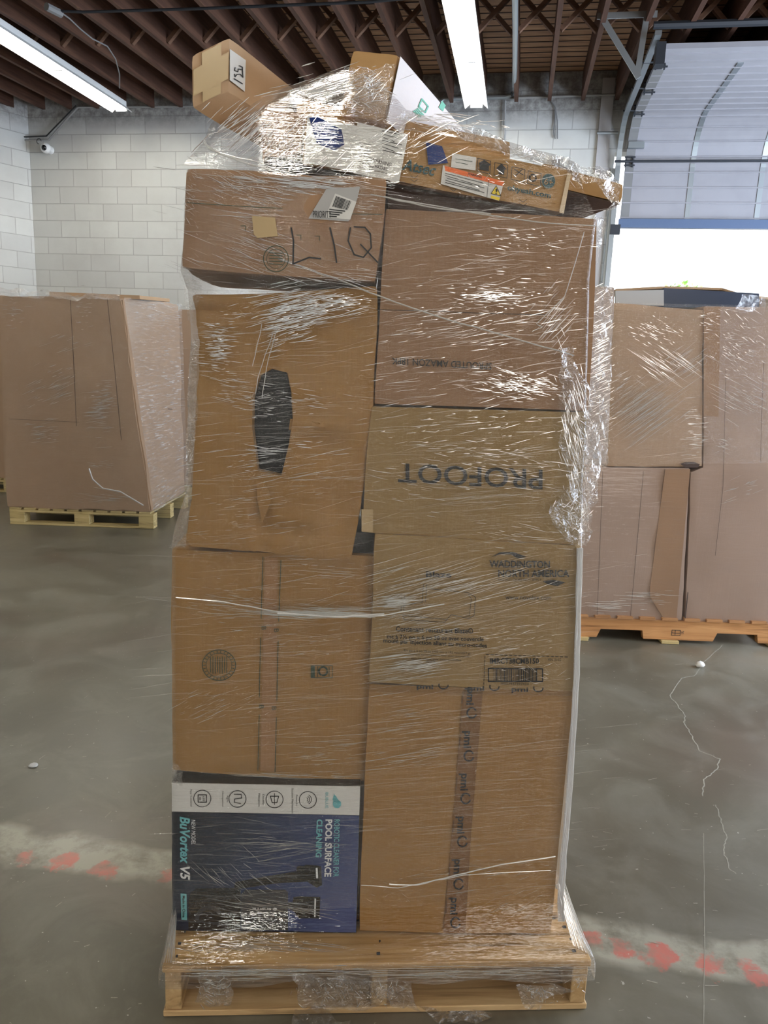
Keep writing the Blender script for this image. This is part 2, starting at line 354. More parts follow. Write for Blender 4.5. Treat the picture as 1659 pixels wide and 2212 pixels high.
# ------------------------------------------------------------------ strip lights
EMI = NT('lit_tube'); _e = EMI.n('ShaderNodeEmission'); _e.inputs[0].default_value = (*LAMP_COL, 1); _e.inputs[1].default_value = LAMP_L
EMI.l(_e.outputs[0], EMI.out.inputs[0]); EMI = EMI.m
ENAMEL = flat('white_enamel', (.82, .83, .82), .35)
def fixture():
    r = empty('strip_light')
    b = MB(); L = 2.44
    b.box((-.055, -L, .0), (.11, 0, 0), (0, L, 0), (0, 0, .055)); b.build('housing', ENAMEL, r, bevel=.004)
    w = MB()
    for s in (-1, 1): w.hexa([V((s*.05, -L, .0)), V((s*.115, -L, -.055)), V((s*.118, -L, -.052)), V((s*.053, -L, .004)), V((s*.05, 0, .0)), V((s*.115, 0, -.055)), V((s*.118, 0, -.052)), V((s*.053, 0, .004))])
    w.build('reflector', ENAMEL, r)
    for y0 in (0, -L/2):
        for s in (-1, 1): MB().tube([(s*.034, y0-.025, -.03), (s*.034, y0-L/2+.025, -.03)], .0185, 10).build('tube', EMI, r, smooth=True)
    for y0 in (-.012, -L/2, -L+.012): MB().box((-.06, y0-.012, -.048), (.12, 0, 0), (0, .024, 0), (0, 0, .05)).build('socket_bar', ENAMEL, r)
    return r
def copy_tree(o, parent=None):
    c = o.copy(); link(c)
    if parent: c.parent = parent
    for ch in [x for x in bpy.data.objects if x.parent == o]: copy_tree(ch, c)
    return c
fx = fixture()
spots = [(-4.47, 8.36, 'twin tube strip light hung above the left hand corner of the block wall', 1), (-.615, 8.42, 'twin tube strip light hanging under the joists above the white printed carton', 1),
         (-4.47, 3.6, None, 0), (-.615, 3.3, None, 0), (-.615, -.6, None, 0), (-4.47, -.6, None, 0), (3.2, 2.6, None, 0), (-8.2, 3.6, None, 0)]  # the unlabelled lamps lie out of frame and are assumed
kids = [x for x in bpy.data.objects if x.parent == fx]
def cp(o):
    c = link(o.copy())
    for k in [x for x in COL.objects if x.parent == o]: q = link(k.copy(), c)
    return c
for i, (a, b, lab, vis) in enumerate(spots):
    o = fx if i == 0 else cp(fx); place_room(o, a, b, 4.12 if vis else 3.86)
    tag(o, lab or 'assumed twin tube strip light under the joists outside the photograph, near the photographer', 'light', 'strip lights under the joists' if vis else 'assumed strip lights beyond the frame')

# ------------------------------------------------------------------ wall fittings
def wl(x, y, off=-.03): return atP(x, y, E2*(WB+off), E2)
def pxpath(pts, off): return [wl(x, y, off) for x, y in pts]
c1 = MB().tube([atZ(1112, -60, 4.09), atZ(1113, 60, 4.12), atZ(1112, 150, 4.16)] + pxpath([(1110, 196), (1103, 206), (1090, 209), (1040, 211), (960, 213), (952, 219)], -.05), .022, 8).build('conduit_pipe', STEEL, smooth=True)
tag(c1, 'steel conduit coming down the wall and bending left below the joists', 'pipe')
c2 = MB().tube(pxpath([(945, 214), (1105, 212), (1340, 204)], -.03), .012, 8).build('conduit_pipe', CONDUIT, smooth=True)
tag(c2, 'thin painted conduit along the top of the block wall above the junction box', 'pipe')
c3 = MB().tube(pxpath([(1091, 218), (1089, 290), (1086, 420)], -.03), .012, 8).build('conduit_pipe', CONDUIT, smooth=True)
tag(c3, 'vertical painted conduit on the block wall left of the junction box', 'pipe')
c4 = MB().tube(pxpath([(42, 303), (105, 302), (168, 232), (280, 231), (420, 230)], -.04), .012, 8).build('conduit_pipe', CONDUIT, smooth=True)
tag(c4, 'pale conduit rising diagonally from the left corner of the block wall', 'pipe')
c5 = MB().tube(pxpath([(45, 296), (100, 294), (164, 228)], -.05), .008, 6).build('cable', CABLE, smooth=True)
tag(c5, 'black cable beside the pale conduit in the left corner', 'cable')
jb = empty('junction_box', 'grey junction box on the block wall with two cables from above', 'junction box')
p = wl(1213, 342, -.05); q = wl(1213, 365, -.05)
MB().box(wl(1195, 316, -.06)+V((0, 0, -.26)), E1*.085, E2*.06, EZ*.13).build('box', GREYPL, jb, bevel=.004)
for dx in (0, 5): MB().tube(pxpath([(1190, 216), (1200, 232), (1199+dx, 262), (1196+dx*1.6, 285), (1199+dx, 300)], -.02), .006, 6).build('cable', GREYPL, jb, smooth=True)
sc = empty('security_camera', 'small round white security camera under the conduit in the left corner', 'camera')
pc = wl(99, 320, -.1)
def ball(name, c, r, mat, parent, sq=(1, 1, 1)):
    bm = bmesh.new(); bmesh.ops.create_uvsphere(bm, u_segments=20, v_segments=12, radius=r)
    for v in bm.verts: v.co = V((v.co.x*sq[0], v.co.y*sq[1], v.co.z*sq[2])) + c
    return bm_obj(name, bm, mat, parent, True)
ball('housing', pc, .06, ENAMEL, sc); ball('lens', pc+V((.0, -.035, -.005)), .035, BLACKG, sc)
MB().tube([pc+E2*.03, pc+E2*.1], .045, 14).build('mount', ENAMEL, sc)
hk = MB()
for x in (84,):
    c = wl(x, 305, -.06); hk.tube([c + (E1*cos(t)+EZ*sin(t))*.03 for t in [k*pi/6 for k in range(10)]], .004, 5)
tag(hk.build('wire_hook', CABLE), 'black wire loop on the end of the left corner conduit', 'hook')
tag(MB().tube([atZ(x, y, 4.07) for x, y in ((132, 24), (180, 26), (420, 19), (800, 4), (900, -6))], .011, 8).build('conduit_pipe', DKSTEEL, smooth=True), 'thin dark conduit crossing under the joists near the top edge of the picture', 'pipe')
tag(MB().tube([atZ(x, y, 4.06) for x, y in ((100, 14), (132, 30))], .03, 8).build('cable_clamp', GREYPL, smooth=True), 'grey fitting at the left end of the dark conduit under the joists', 'fitting')
tag(MB().tube([atZ(x, y, 4.08) for x, y in ((132, 27), (150, 40), (175, 64), (200, 84), (232, 100), (250, 128), (258, 160), (258, 190))], .006, 6).build('cable', GREYPL, smooth=True), 'thin grey cable sagging from the dark conduit to the end of the left light', 'cable')
# pilaster board beside the door
MB_ = MB().box(wl(1303, 168, -.03)+V((0, 0, -.95)), E1*.125, E2*.03, EZ*.95); tag(MB_.build('trim_1', flat('painted_board', (.47, .46, .46), .6)), kind='structure')
MB_ = MB().box(room(.70, WB-.035, 0), E1*.10, E2*.03, EZ*3.62); tag(MB_.build('trim_2', flat('painted_jamb', (.50, .49, .50), .6)), kind='structure')

# ------------------------------------------------------------------ overhead door, outside
def door_profile():
    pr = [(WB-.06, 3.06), (WB-.06, 3.62)]; R = .42
    for k in range(1, 9):
        t = k/8*pi/2; pr.append((WB-.06-R*(1-cos(t)), 3.62+R*sin(t)))
    pr += [(7.75, 4.05), (6.98, 4.06)]; return pr
PR = door_profile()
def walk(pr, step):
    out = []; seg = 0; pos = 0
    L = [hypot(pr[i+1][0]-pr[i][0], pr[i+1][1]-pr[i][1]) for i in range(len(pr)-1)]; tot = sum(L); d = 0
    while d <= tot:
        s = d; i = 0
        while i < len(L)-1 and s > L[i]: s -= L[i]; i += 1
        f = s/L[i]; out.append((pr[i][0]+(pr[i+1][0]-pr[i][0])*f, pr[i][1]+(pr[i+1][1]-pr[i][1])*f)); d += step
    return out
door = empty('overhead_door', 'white sectional overhead door, partly raised over the bright opening', 'door')
door.location = (0, 0, 0)
DL, DR = .955, 4.3
ws = walk(PR, .60)
fine = walk(PR, .0500)
per = 12
for si in range(0, len(fine)-1, per):
    seg = fine[si:si+per+1]
    if len(seg) < 2: continue
    b = MB()
    for j in range(len(seg)-1):
        (b0, z0), (b1, z1) = seg[j], seg[j+1]
        d = V((0, b1-b0, z1-z0)); nrm = V((0, -d.z, d.y)).normalized()*-1
        inset = .006 if (j % 3 == 0) else 0
        def P(a, bb, zz): return room(a, bb, zz)
        off = (b1-b0, z1-z0); ln = hypot(*off); nx, nz = -off[1]/ln, off[0]/ln   # inward normal
        if j == len(seg)-2: b1, z1 = b1-off[0]*.03, z1-off[1]*.03
        t = .04
        i0 = -inset
        b.hexa([P(DL, b0+nx*i0*-1*0+nx*-inset*0, z0), P(DR, b0, z0), P(DR, b1, z1), P(DL, b1, z1),
                P(DL, b0-nx*t, z0-nz*t), P(DR, b0-nx*t, z0-nz*t), P(DR, b1-nx*t, z1-nz*t), P(DL, b1-nx*t, z1-nz*t)])
    b.build('door_panel', PANEL, door)
# ribs pressed into the panels, stiles and hardware
rb = MB()
for j, (bb, zz) in enumerate(fine):
    if j % 3 == 1 and j % per != 0 and j < len(fine)-1:
        (b1, z1) = fine[j+1]; L_ = hypot(b1-bb, z1-zz); nx, nz = (-(z1-zz)/L_, (b1-bb)/L_)
        rb.bar(room(DL, bb+nx*.003, zz+nz*.003), room(DR, bb+nx*.006, zz+nz*.006), .016, .014)
rb.build('rib', PANEL, door)
for a in (DL+.04, 1.63, 2.32, 3.2):
    for s in range(0, len(fine)-per-1+1, per):
        b = MB(); seg = fine[s:s+per+1]
        w = .05 if a > 1 else .09
        for j in range(len(seg)-1):
            (b0, z0), (b1, z1) = seg[j], seg[j+1]; L_ = hypot(b1-b0, z1-z0); nx, nz = (-(z1-z0)/L_, (b1-b0)/L_)
            if j == len(seg)-2: b1, z1 = b1-(b1-b0)*.3, z1-(z1-z0)*.3
            b.hexa([room(a-w/2, b0, z0), room(a+w/2, b0, z0), room(a+w/2, b1, z1), room(a-w/2, b1, z1),
                    room(a-w/2, b0+nx*.008, z0+nz*.008), room(a+w/2, b0+nx*.008, z0+nz*.008), room(a+w/2, b1+nx*.008, z1+nz*.008), room(a-w/2, b1+nx*.008, z1+nz*.008)])
        b.build('stile', STEEL if a > 1 else GREYPL, door)
for s in range(per, len(fine)-1, per):
    bb, zz = fine[s]
    h = MB()
    for (dx) in (.0, .07): h.box(room(DL-.01+dx, bb-.03, zz-.05), E1*.012, E2*.03, EZ*.10)
    for dz in (-.04, .04): h.box(room(DL-.02, bb-.035, zz+dz), E1*.11, E2*.012, EZ*.012)
    h.tube([room(DL-.12, bb-.03, zz), room(DL+.03, bb-.03, zz)], .008, 6)
    h.build('hinge', DKSTEEL, door)
# long locking bar, bottom seal, hand grip slot
jy = min(fine, key=lambda p: abs(p[1]-3.66))
MB().tube([room(DL-.12, jy[0]-.05, 3.66), room(DR, jy[0]-.05, 3.66)], .012, 8).build('lock_bar', DKSTEEL, door)
BLUES = flat('blue_door_seal', (.10, .15, .26), .4)
MB().box(room(DL-.02, WB-.12, 3.0), E1*(DR-DL), E2*.07, EZ*.09).build('bottom_seal', BLUES, door)
MB().box(room(DL-.1, WB-.13, 2.93), E1*.10, E2*.05, EZ*.10).build('corner_bracket', DKSTEEL, door)
fc = atZ(1467, 249, 4.03)
ga, gbb = fc.dot(E1), fc.dot(E2)
MB().box(room(ga-.27, gbb-.05, 4.035), E1*.54, E2*.1, EZ*.012).build('grip_plate', flat('cream_plastic', (.70, .68, .60), .5), door)
MB().box(room(ga-.22, gbb-.02, 4.028), E1*.44, E2*.045, EZ*.01).build('grip_slot', flat('dusty_slot', (.22, .19, .12), .6), door)
rr = MB()
MB().box(room(DL+.0, WB-.16, 3.78), E1*.16, E2*.05, EZ*.06).build('cable_drum', STEEL, door)
# track and frame
tr = empty('door_track', 'galvanised roller track curving overhead beside the raised white door', 'track')
tb = MB(); tp = [(WB-.09, .0), (WB-.09, 3.62)] + [(WB-.09-.40*(1-cos(k/8*pi/2)), 3.62+.42*sin(k/8*pi/2)) for k in range(1, 9)] + [(6.72, 4.08)]
for i in range(len(tp)-1):
    tb.bar(room(.875, *tp[i]), room(.875, *tp[i+1]), .05, .035, E1 if False else EZ if abs(tp[i+1][1]-tp[i][1]) < .03 else E2)
tb.build('rail', STEEL, tr)
MB().bar(room(.84, WB-.05, .1), room(.84, WB-.05, 3.6), .03, .06, E2).build('angle_frame', STEEL, tr)
def onE1(x, y, a): return atP(x, y, E1*a, E1)
hb = MB()
for (x0, y0, x1, y1) in ((1301, 38, 1380, 168), (1398, 30, 1376, 165), (1290, 35, 1420, 30)):
    P0 = atP(x0, y0, E2*6.85, E2); P1 = atP(x1, y1, E2*6.85, E2); MB().bar(P0, P1, .045, .012, E2).build('hanger', STEEL, tr)
MB().box(atP(1417, 120, E2*6.8, E2)+V((0, 0, -.06)), E1*.07, E2*.12, EZ*.16).build('end_bracket', DKSTEEL, tr)
# rod coming out of the wall beside the track
tag(MB().tube([wl(1290, 287, -.12), wl(1335, 287, -.12)], .014, 8).build('torsion_rod', STEEL), 'short steel rod with black collar left of the door track', 'rod')
sh = MB().tube([room(DL-.1, 6.9, 4.20), room(DR, 6.9, 4.20)], .03, 8).build('door_header_rail', DKSTEEL); tag(sh, 'dark rail across the upper end of the raised door', 'rail')

# outside: bright yard, pale wall and shrubs
yard = flat('sunlit_yard', (.75, .74, .72), .8)
tag(MB().box(room(-6, WB+.25, -.05), E1*22, E2*24, EZ*.05).build('yard_ground', yard), kind='structure')
tag(MB().box(room(-6, WB+16, 0), E1*24, E2*.3, EZ*2.0).build('yard_wall', flat('pale_yard_wall', (.85, .85, .85), .8)), kind='structure')
LEAF = NT('leaf'); _d = LEAF.pbr((.24, .46, .10), .6)
def shrub(cx, cy, z0, r, n, label):
    b = MB(); rnd = random.Random(int(cx*100))
    b2 = MB()
    for _ in range(n):
        d = V((rnd.gauss(0, 1), rnd.gauss(0, 1), rnd.gauss(0, 1))).normalized()*r*(rnd.random()**.4)
        p = V((cx, cy, z0))+V((d.x*1.3, d.y, d.z)); u = V((rnd.gauss(0, 1), rnd.gauss(0, 1), rnd.gauss(0, 1))).normalized(); v = u.orthogonal().normalized(); s = .05
        k = len(b.v); b.v += [p-u*s, p+v*s*.5, p+u*s, p-v*s*.5]; b.f.append((k, k+1, k+2, k+3))
    root = empty('shrub', label, 'shrub')
    b.build('foliage', _d, root)
    MB().tube([(cx, cy, 0), (cx, cy, z0)], .05, 8).build('trunk', BRACEW, root)
g = atP(1475, 607, E2*14.5, E2); shrub(g.x, g.y, g.z-.35, .36, 500, 'green shrub seen through the bright door opening')
g = atP(1445, 578, E2*15.5, E2)
# ------------------------------------------------------------------ cartons
def nz(p, s, seed=0): return mnoise.noise(V((p.x*s+seed, p.y*s+seed*1.7, p.z*s-seed)))
def carton_mesh(rows, depth, n=(14, 12, 8), bulge=.006, rough=.003, seed=1, bev=.004, dents=()):
    """rows: [(left point, right point), ...] from top to bottom of the front; depth: vector front to back (or one per row)"""
    nu, nv, nw = n
    def S(u, v, w):
        f = v*(len(rows)-1); i = min(int(f), len(rows)-2); f -= i
        L = rows[i][0].lerp(rows[i+1][0], f); R = rows[i][1].lerp(rows[i+1][1], f)
        d = depth
        return L.lerp(R, u) + d*w
    bm = bmesh.new(); cache = {}
    hor = (rows[0][1]-rows[0][0]).normalized(); ver = (rows[-1][0]-rows[0][0]).normalized(); dp = depth.normalized()
    outf = -dp
    def vert(i, j, k):
        key = (i, j, k)
        if key not in cache:
            u, v, w = i/nu, j/nv, k/nw; p = S(u, v, w)
            bu, bv, bw = sin(pi*u), sin(pi*v), sin(pi*w)
            off = V((0, 0, 0))
            if k == 0: off += -dp*(bulge*bu*bv)
            if k == nw: off += dp*(bulge*bu*bv)
            if i == 0: off += -hor*(bulge*bw*bv)
            if i == nu: off += hor*(bulge*bw*bv)
            if j == 0: off += -ver*(bulge*.5*bu*bw)
            off += V((nz(p, 6, seed), nz(p, 6, seed+9), nz(p, 6, seed+21)))*rough
            if k == 0:
                for (c0, rx, rz, amp) in dents:
                    r = hypot((p.x-c0.x)/rx, (p.z-c0.z)/rz)
                    if r < 1: off += dp*amp*(1-r)**1.2
            cache[key] = bm.verts.new(p+off)
        return cache[key]
    side = bm.faces.layers.int.new('side')
    def face(vs, s):
        f = bm.faces.new(vs); f[side] = s
    for i in range(nu):
        for j in range(nv):
            face([vert(i, j, 0), vert(i, j+1, 0), vert(i+1, j+1, 0), vert(i+1, j, 0)], 0)
            face([vert(i, j, nw), vert(i+1, j, nw), vert(i+1, j+1, nw), vert(i, j+1, nw)], 1)
    for j in range(nv):
        for k in range(nw):
            face([vert(0, j, k), vert(0, j, k+1), vert(0, j+1, k+1), vert(0, j+1, k)], 2)
            face([vert(nu, j, k), vert(nu, j+1, k), vert(nu, j+1, k+1), vert(nu, j, k+1)], 3)
    for i in range(nu):
        for k in range(nw):
            face([vert(i, 0, k), vert(i+1, 0, k), vert(i+1, 0, k+1), vert(i, 0, k+1)], 4)
            face([vert(i, nv, k), vert(i, nv, k+1), vert(i+1, nv, k+1), vert(i+1, nv, k)], 5)
    hard = [e for e in bm.edges if len(e.link_faces) == 2 and e.link_faces[0][side] != e.link_faces[1][side]]
    if bev: bmesh.ops.bevel(bm, geom=hard, offset=bev, segments=2, affect='EDGES', profile=.6)
    bmesh.ops.recalc_face_normals(bm, faces=bm.faces)
    return bm
class Carton:
    def __init__(s, name, label, cat, mat, rows, depth, off=0.0, pts=False, group=None, part='carton', **k):
        s.root = empty(name, label, cat, group)
        R = rows if pts else [(fp(a[0], a[1], off), fp(b[0], b[1], off)) for a, b in rows]
        s.R = R; s.depth = depth
        s.body = bm_obj(part, carton_mesh(R, depth, **k), mat, s.root, True, 50)
        c = sum((p for r in R for p in r), V())/(2*len(R)); n = (R[0][1]-R[0][0]).cross(R[-1][0]-R[0][0]).normalized()
        if n.dot(EYE-c) < 0: n = -n
        s.n = n; s.c = c; s.lift = k.get('bulge', .006)+.0035
    def P(s, x, y, e=0.0): return atP(x, y, s.c+s.n*(s.lift+e), s.n)
class Face:      # another face of a carton, given by a point, a normal and the root it belongs to
    def __init__(s, root, c, n, lift=.004):
        s.root = root; s.c = c; s.n = n if n.dot(EYE-c) > 0 else -n; s.lift = lift
    def P(s, x, y, e=0.0): return atP(x, y, s.c+s.n*(s.lift+e), s.n)
def sheet(face, name, px, mat, e=0.0, th=.0008, label=None):
    """thin sheet or print with the outline px"""
    top = [face.P(x, y, e) for x, y in px]; bot = [p-face.n*th for p in top]; n = len(px)
    fs = [tuple(range(n)), tuple(range(2*n-1, n-1, -1))] + [(i, (i+1) % n, n+(i+1) % n, n+i) for i in range(n)]
    o = mesh_obj(name, top+bot, fs, mat, face.root)
    if label: o['label'] = label
    return o
_tc = {}
def text_geo(txt, bold=0.0, shear=0.0):
    key = (txt, bold, shear)
    if key in _tc: return _tc[key]
    cu = bpy.data.curves.new('t', 'FONT'); cu.body = txt; cu.offset = bold; cu.shear = shear; cu.resolution_u = 3
    o = bpy.data.objects.new('t', cu); COL.objects.link(o); dg = bpy.context.evaluated_depsgraph_get(); dg.update()
    me = bpy.data.meshes.new_from_object(o.evaluated_get(dg)); vs = [v.co.copy() for v in me.vertices]; fs = [tuple(p.vertices) for p in me.polygons]
    COL.objects.unlink(o); bpy.data.objects.remove(o); bpy.data.meshes.remove(me)
    _tc[key] = (vs, fs); return vs, fs
class Print:     # collects letters and marks of one ink on one face into one part
    def __init__(s, face, e=.0006): s.f = face; s.e = e; s.v = []; s.fc = []
    def text(s, txt, q, bold=0.0, shear=0.0):   # q: bottom-left, bottom-right, top-right, top-left of the words
        vs, fs = text_geo(txt, bold, shear)
        if not vs: return s
        x0 = min(v.x for v in vs); x1 = max(v.x for v in vs); y0 = min(v.y for v in vs); y1 = max(v.y for v in vs)
        n = len(s.v)
        for v in vs:
            u = (v.x-x0)/(x1-x0+1e-9); w = (v.y-y0)/(y1-y0+1e-9)
            x = (q[0][0]*(1-u)+q[1][0]*u)*(1-w)+(q[3][0]*(1-u)+q[2][0]*u)*w
            y = (q[0][1]*(1-u)+q[1][1]*u)*(1-w)+(q[3][1]*(1-u)+q[2][1]*u)*w
            s.v.append(s.f.P(x, y, s.e))
        s.fc += [tuple(n+i for i in f) for f in fs]; return s
    def up(s, txt, x0, y0, x1, y1, sl=0.0, **k):     # upright words in a pixel box with a slope
        d = (x1-x0)*sl; return s.text(txt, [(x0, y1), (x1, y1+d), (x1, y0+d), (x0, y0)], **k)
    def down(s, txt, x0, y0, x1, y1, sl=0.0, **k):   # words reading downwards, tops to the right
        d = (y1-y0)*sl; return s.text(txt, [(x0, y0), (x0+d, y1), (x1+d, y1), (x1, y0)], **k)
    def poly(s, pts):
        n = len(s.v); s.v += [s.f.P(x, y, s.e) for x, y in pts]; s.fc.append(tuple(range(n, n+len(pts)))); return s
    def line(s, pts, w=2.0, closed=False):
        P = list(pts) + ([pts[0]] if closed else [])
        for (a, b) in zip(P[:-1], P[1:]):
            dx, dy = b[0]-a[0], b[1]-a[1]; L = hypot(dx, dy) or 1; nx, ny = -dy/L*w/2, dx/L*w/2; ex, ey = dx/L*w*.3, dy/L*w*.3
            s.poly([(a[0]+nx-ex, a[1]+ny-ey), (b[0]+nx+ex, b[1]+ny+ey), (b[0]-nx+ex, b[1]-ny+ey), (a[0]-nx-ex, a[1]-ny-ey)])
        return s
    def ring(s, cx, cy, rx, ry, w=2.0, n=28, a0=0, a1=360):
        pts = [(cx+rx*cos(radians(a0+(a1-a0)*i/n)), cy+ry*sin(radians(a0+(a1-a0)*i/n))) for i in range(n+1)]
        return s.line(pts, w)
    def disc(s, cx, cy, rx, ry, n=24): return s.poly([(cx+rx*cos(2*pi*i/n), cy+ry*sin(2*pi*i/n)) for i in range(n)])
    def done(s, name, mat, label=None):
        o = mesh_obj(name, s.v, s.fc, mat, s.f.root)
        if label: o['label'] = label
        return o
DB = lambda d: FN*d

# --- lower right: tall brown box with printed tape
c = Carton('cardboard_box', 'tall brown carton with dark printed tape down the middle, on the near pallet', 'box', CARD_ORANGE,
           [((798, 1482), (1237, 1497)), ((775, 2011), (1190, 2019))], DB(.48), seed=1, bulge=.004)
sheet(c, 'vertical_tape', [(1001, 1490), (1043, 1492), (1018, 1800), (1005, 2015), (958, 2014), (980, 1750)], TAPE, label='shiny dark brown tape with black lettering')
sheet(c, 'top_tape', [(800, 1478), (1236, 1493), (1235, 1503), (799, 1494)], flat('brown_tape', (.27, .155, .06), .25))
pr = Print(c, .0016)
for (x, y) in ((1016, 1512), (1010, 1605), (1003, 1697), (996, 1790), (988, 1882), (981, 1965)):
    pr.down('pmi', x-12, y-26, x+10, y+11, -.07, bold=.03); pr.down('worldwide', x-17, y-18, x-14, y+8, -.07)
    pr.ring(x+3, y+28, 10, 11, 3.2, 20, 20, 330); pr.ring(x+1, y+29, 7, 8, 1.4, 14, 80, 260)
for x in (900, 1010, 1105):
    pr.up('pmi', x, 1478+(x-900)*.03, x+36, 1491+(x-900)*.03, .03, bold=.03); pr.ring(x+58, 1480+(x-900)*.03, 10, 8, 2.8, 16, 0, 200)
pr.done('printed_text', INK)

# --- lower left: printed retail box
BL = NT('blue_retail_print'); _v = BL.n('ShaderNodeTexCoord'); _s = BL.n('ShaderNodeSeparateXYZ'); BL.l(_v.outputs['Object'], _s.inputs[0])
_g = BL.math('ADD', BL.math('MULTIPLY', BL.math('ADD', _s.outputs[0], .48), 1.7), BL.math('MULTIPLY', BL.math('SUBTRACT', .52, _s.outputs[2]), .9), clamp=True)
BL = BL.pbr(BL.ramp(_g, [(.0, (.006, .008, .012)), (.35, (.012, .024, .055)), (.75, (.035, .06, .17)), (1.0, (.075, .10, .24))]), .3, spec=.5)
c = Carton('retail_box', 'white and dark blue pool cleaner box lying on its side, bottom left', 'box', DARKBAG,
           [((370, 1690), (779, 1698)), ((373, 2010), (770, 2016))], DB(.40), seed=2, bulge=.001, rough=.001, bev=.003)
sheet(c, 'white_panel', [(371, 1691), (778, 1699), (776, 1761), (371, 1753)], PAPER, e=-.0012)
sheet(c, 'blue_panel', [(371, 1754), (776, 1762), (769, 2014), (374, 2008)], BL, e=-.0012, label='dark blue printed panel with pool cleaner picture')
pr = Print(c)
for (x, y) in ((437, 1725), (513, 1726), (593, 1727), (665, 1728)): pr.ring(x, y, 18.5, 18, 1.6)
pr.line([(428, 1717), (446, 1717), (446, 1733), (428, 1733)], 2, True).line([(432, 1722), (432, 1728)], 2).down('APP', 437, 1719, 442, 1731)
pr.line([(506, 1716), (521, 1716), (522, 1724), (507, 1726), (506, 1733), (520, 1736)], 1.8)
pr.line([(584, 1720), (602, 1720), (598, 1734), (588, 1734)], 1.8, True).line([(593, 1714), (593, 1738)], 1.4)
for k in range(3): pr.ring(661, 1727, 4+4*k, 4+3.5*k, 1.4, 10, -60, 60)
pr.down('App Control', 410, 1704, 415, 1742).down('Agile', 489, 1718, 493, 1733).down('Navigation', 479, 1709, 483, 1743)
pr.down('Double', 567, 1716, 571, 1738).down('Filtration', 558, 1714, 562, 1742).down('Powerful', 639, 1717, 643, 1741).down('Suction Mechanism', 630, 1703, 634, 1757)
pr.done('printed_text', INK, 'small black icons and words on the white panel')
pr = Print(c); pr.down('BUBLUE', 703, 1712, 709, 1746).disc(728, 1737, 9, 9).poly([(719, 1734), (724, 1717), (731, 1728), (737, 1733)]).poly([(722, 1714), (718, 1728), (726, 1732)])
pr.down('BuVortex', 388, 1764, 410, 1866, .01, bold=.03, shear=.25).down('CLEANING', 684, 1770, 697, 1852, -.03, bold=.03).down('ROBOTIC CLEANER FOR', 722, 1770, 734, 1894, -.02, bold=.01)
pr.poly([(390, 1930), (403, 1931), (404, 1988), (392, 1987)]); pr.done('cyan_text', CYAN)
pr = Print(c); pr.down('V5', 389, 1872, 410, 1901, .01, bold=.03, shear=.25).down('POOL SURFACE', 703, 1770, 718, 1894, -.02, bold=.03).down('NEW MODEL', 413, 1771, 422, 1824, .01, shear=.2)
pr.done('white_text', WHITE_INK)
pr = Print(c, .0014); pr.down('Made in China', 394, 1935, 400, 1982, bold=.02).done('badge_text', INK)
pr = Print(c); pr.poly([(508, 1905), (640, 1882), (660, 1868), (690, 1870), (692, 1900), (660, 1905), (600, 1908), (505, 1922)])
pr.poly([(640, 1876), (644, 1870), (694, 1872), (696, 1912), (684, 1918), (664, 1905), (642, 1898)]).poly([(634, 1938), (646, 1936), (692, 1938), (690, 1984), (645, 1984), (634, 1968), (622, 1962), (622, 1950), (632, 1948)])
pr.poly([(407, 1945), (412, 1928), (425, 1919), (505, 1918), (520, 1922), (520, 2010), (407, 2008)]).done('device_picture', BLACKG, 'printed picture of a black pool cleaner')
pr = Print(c, .001); pr.poly([(521, 1932), (530, 1922), (616, 1922), (622, 1928), (622, 2010), (521, 2010)]).ring(452, 1985, 26, 24, 8, 20, 180, 330).done('device_body_picture', GREYP)
pr = Print(c, .0018); pr.text('BUBLUE', [(585, 1966), (545, 1966), (545, 1961), (585, 1961)], bold=.02).disc(594, 1964, 4.5, 3).line([(684, 1876), (685, 1896)], 4).line([(681, 1942), (680, 1980)], 3).done('device_logo', WHITE_INK)

# --- middle left: brown box with two ruled lines
c = Carton('cardboard_box', 'wide brown carton with ruled lines and a round stamp, above the retail box', 'box', CARD_ORANGE,
           [((370, 1186), (812, 1200)), ((373, 1664), (787, 1688))], DB(.44), off=.03, seed=3, bulge=.004)
pr = Print(c)
for (x0, y0, x1, y1) in ((568, 1203, 564, 1336), (563, 1378, 560, 1506), (560, 1544, 557, 1664), (607, 1210, 602, 1342), (601, 1386, 598, 1513), (597, 1550, 594, 1668)): pr.line([(x0, y0), (x1, y1)], 1.6)
pr.down('B', 565, 1353, 575, 1361).down('B', 592, 1358, 602, 1366).down('B', 560, 1523, 570, 1531).down('B', 587, 1526, 597, 1534)
pr.ring(473, 1437, 36, 33, 1.8, 40).ring(473, 1437, 28, 26, 1.2, 36)
for k in range(8): pr.line([(455+k*5, 1420-(2 if k % 2 else 0)), (455+k*5, 1452+(3 if k % 3 else 0))], 1.6)
for k in range(26):
    a = 2*pi*k/26; pr.line([(473+30*cos(a), 1437+27.5*sin(a)), (473+34*cos(a), 1437+31*sin(a))], 1.6)
pr.line([(672, 1438), (718, 1438), (718, 1464), (672, 1464)], 1.3, True).poly([(672, 1438), (680, 1438), (680, 1464), (672, 1464)]).line([(686, 1440), (686, 1462)], 1.4)
pr.ring(698, 1450, 9, 9, 4, 9, 0, 100).ring(698, 1450, 9, 9, 4, 9, 120, 220).ring(698, 1450, 9, 9, 4, 9, 240, 340).line([(711, 1441), (711, 1461)], 1.5)
pr.done('printed_marks', INKG, 'dark green stamp, ruled lines and recycling mark')
sheet(c, 'seam_tape', [(572, 1204), (600, 1205), (594, 1667), (562, 1665)], m_card('clear_taped_card', (.37, .21, .10)), th=.0005)

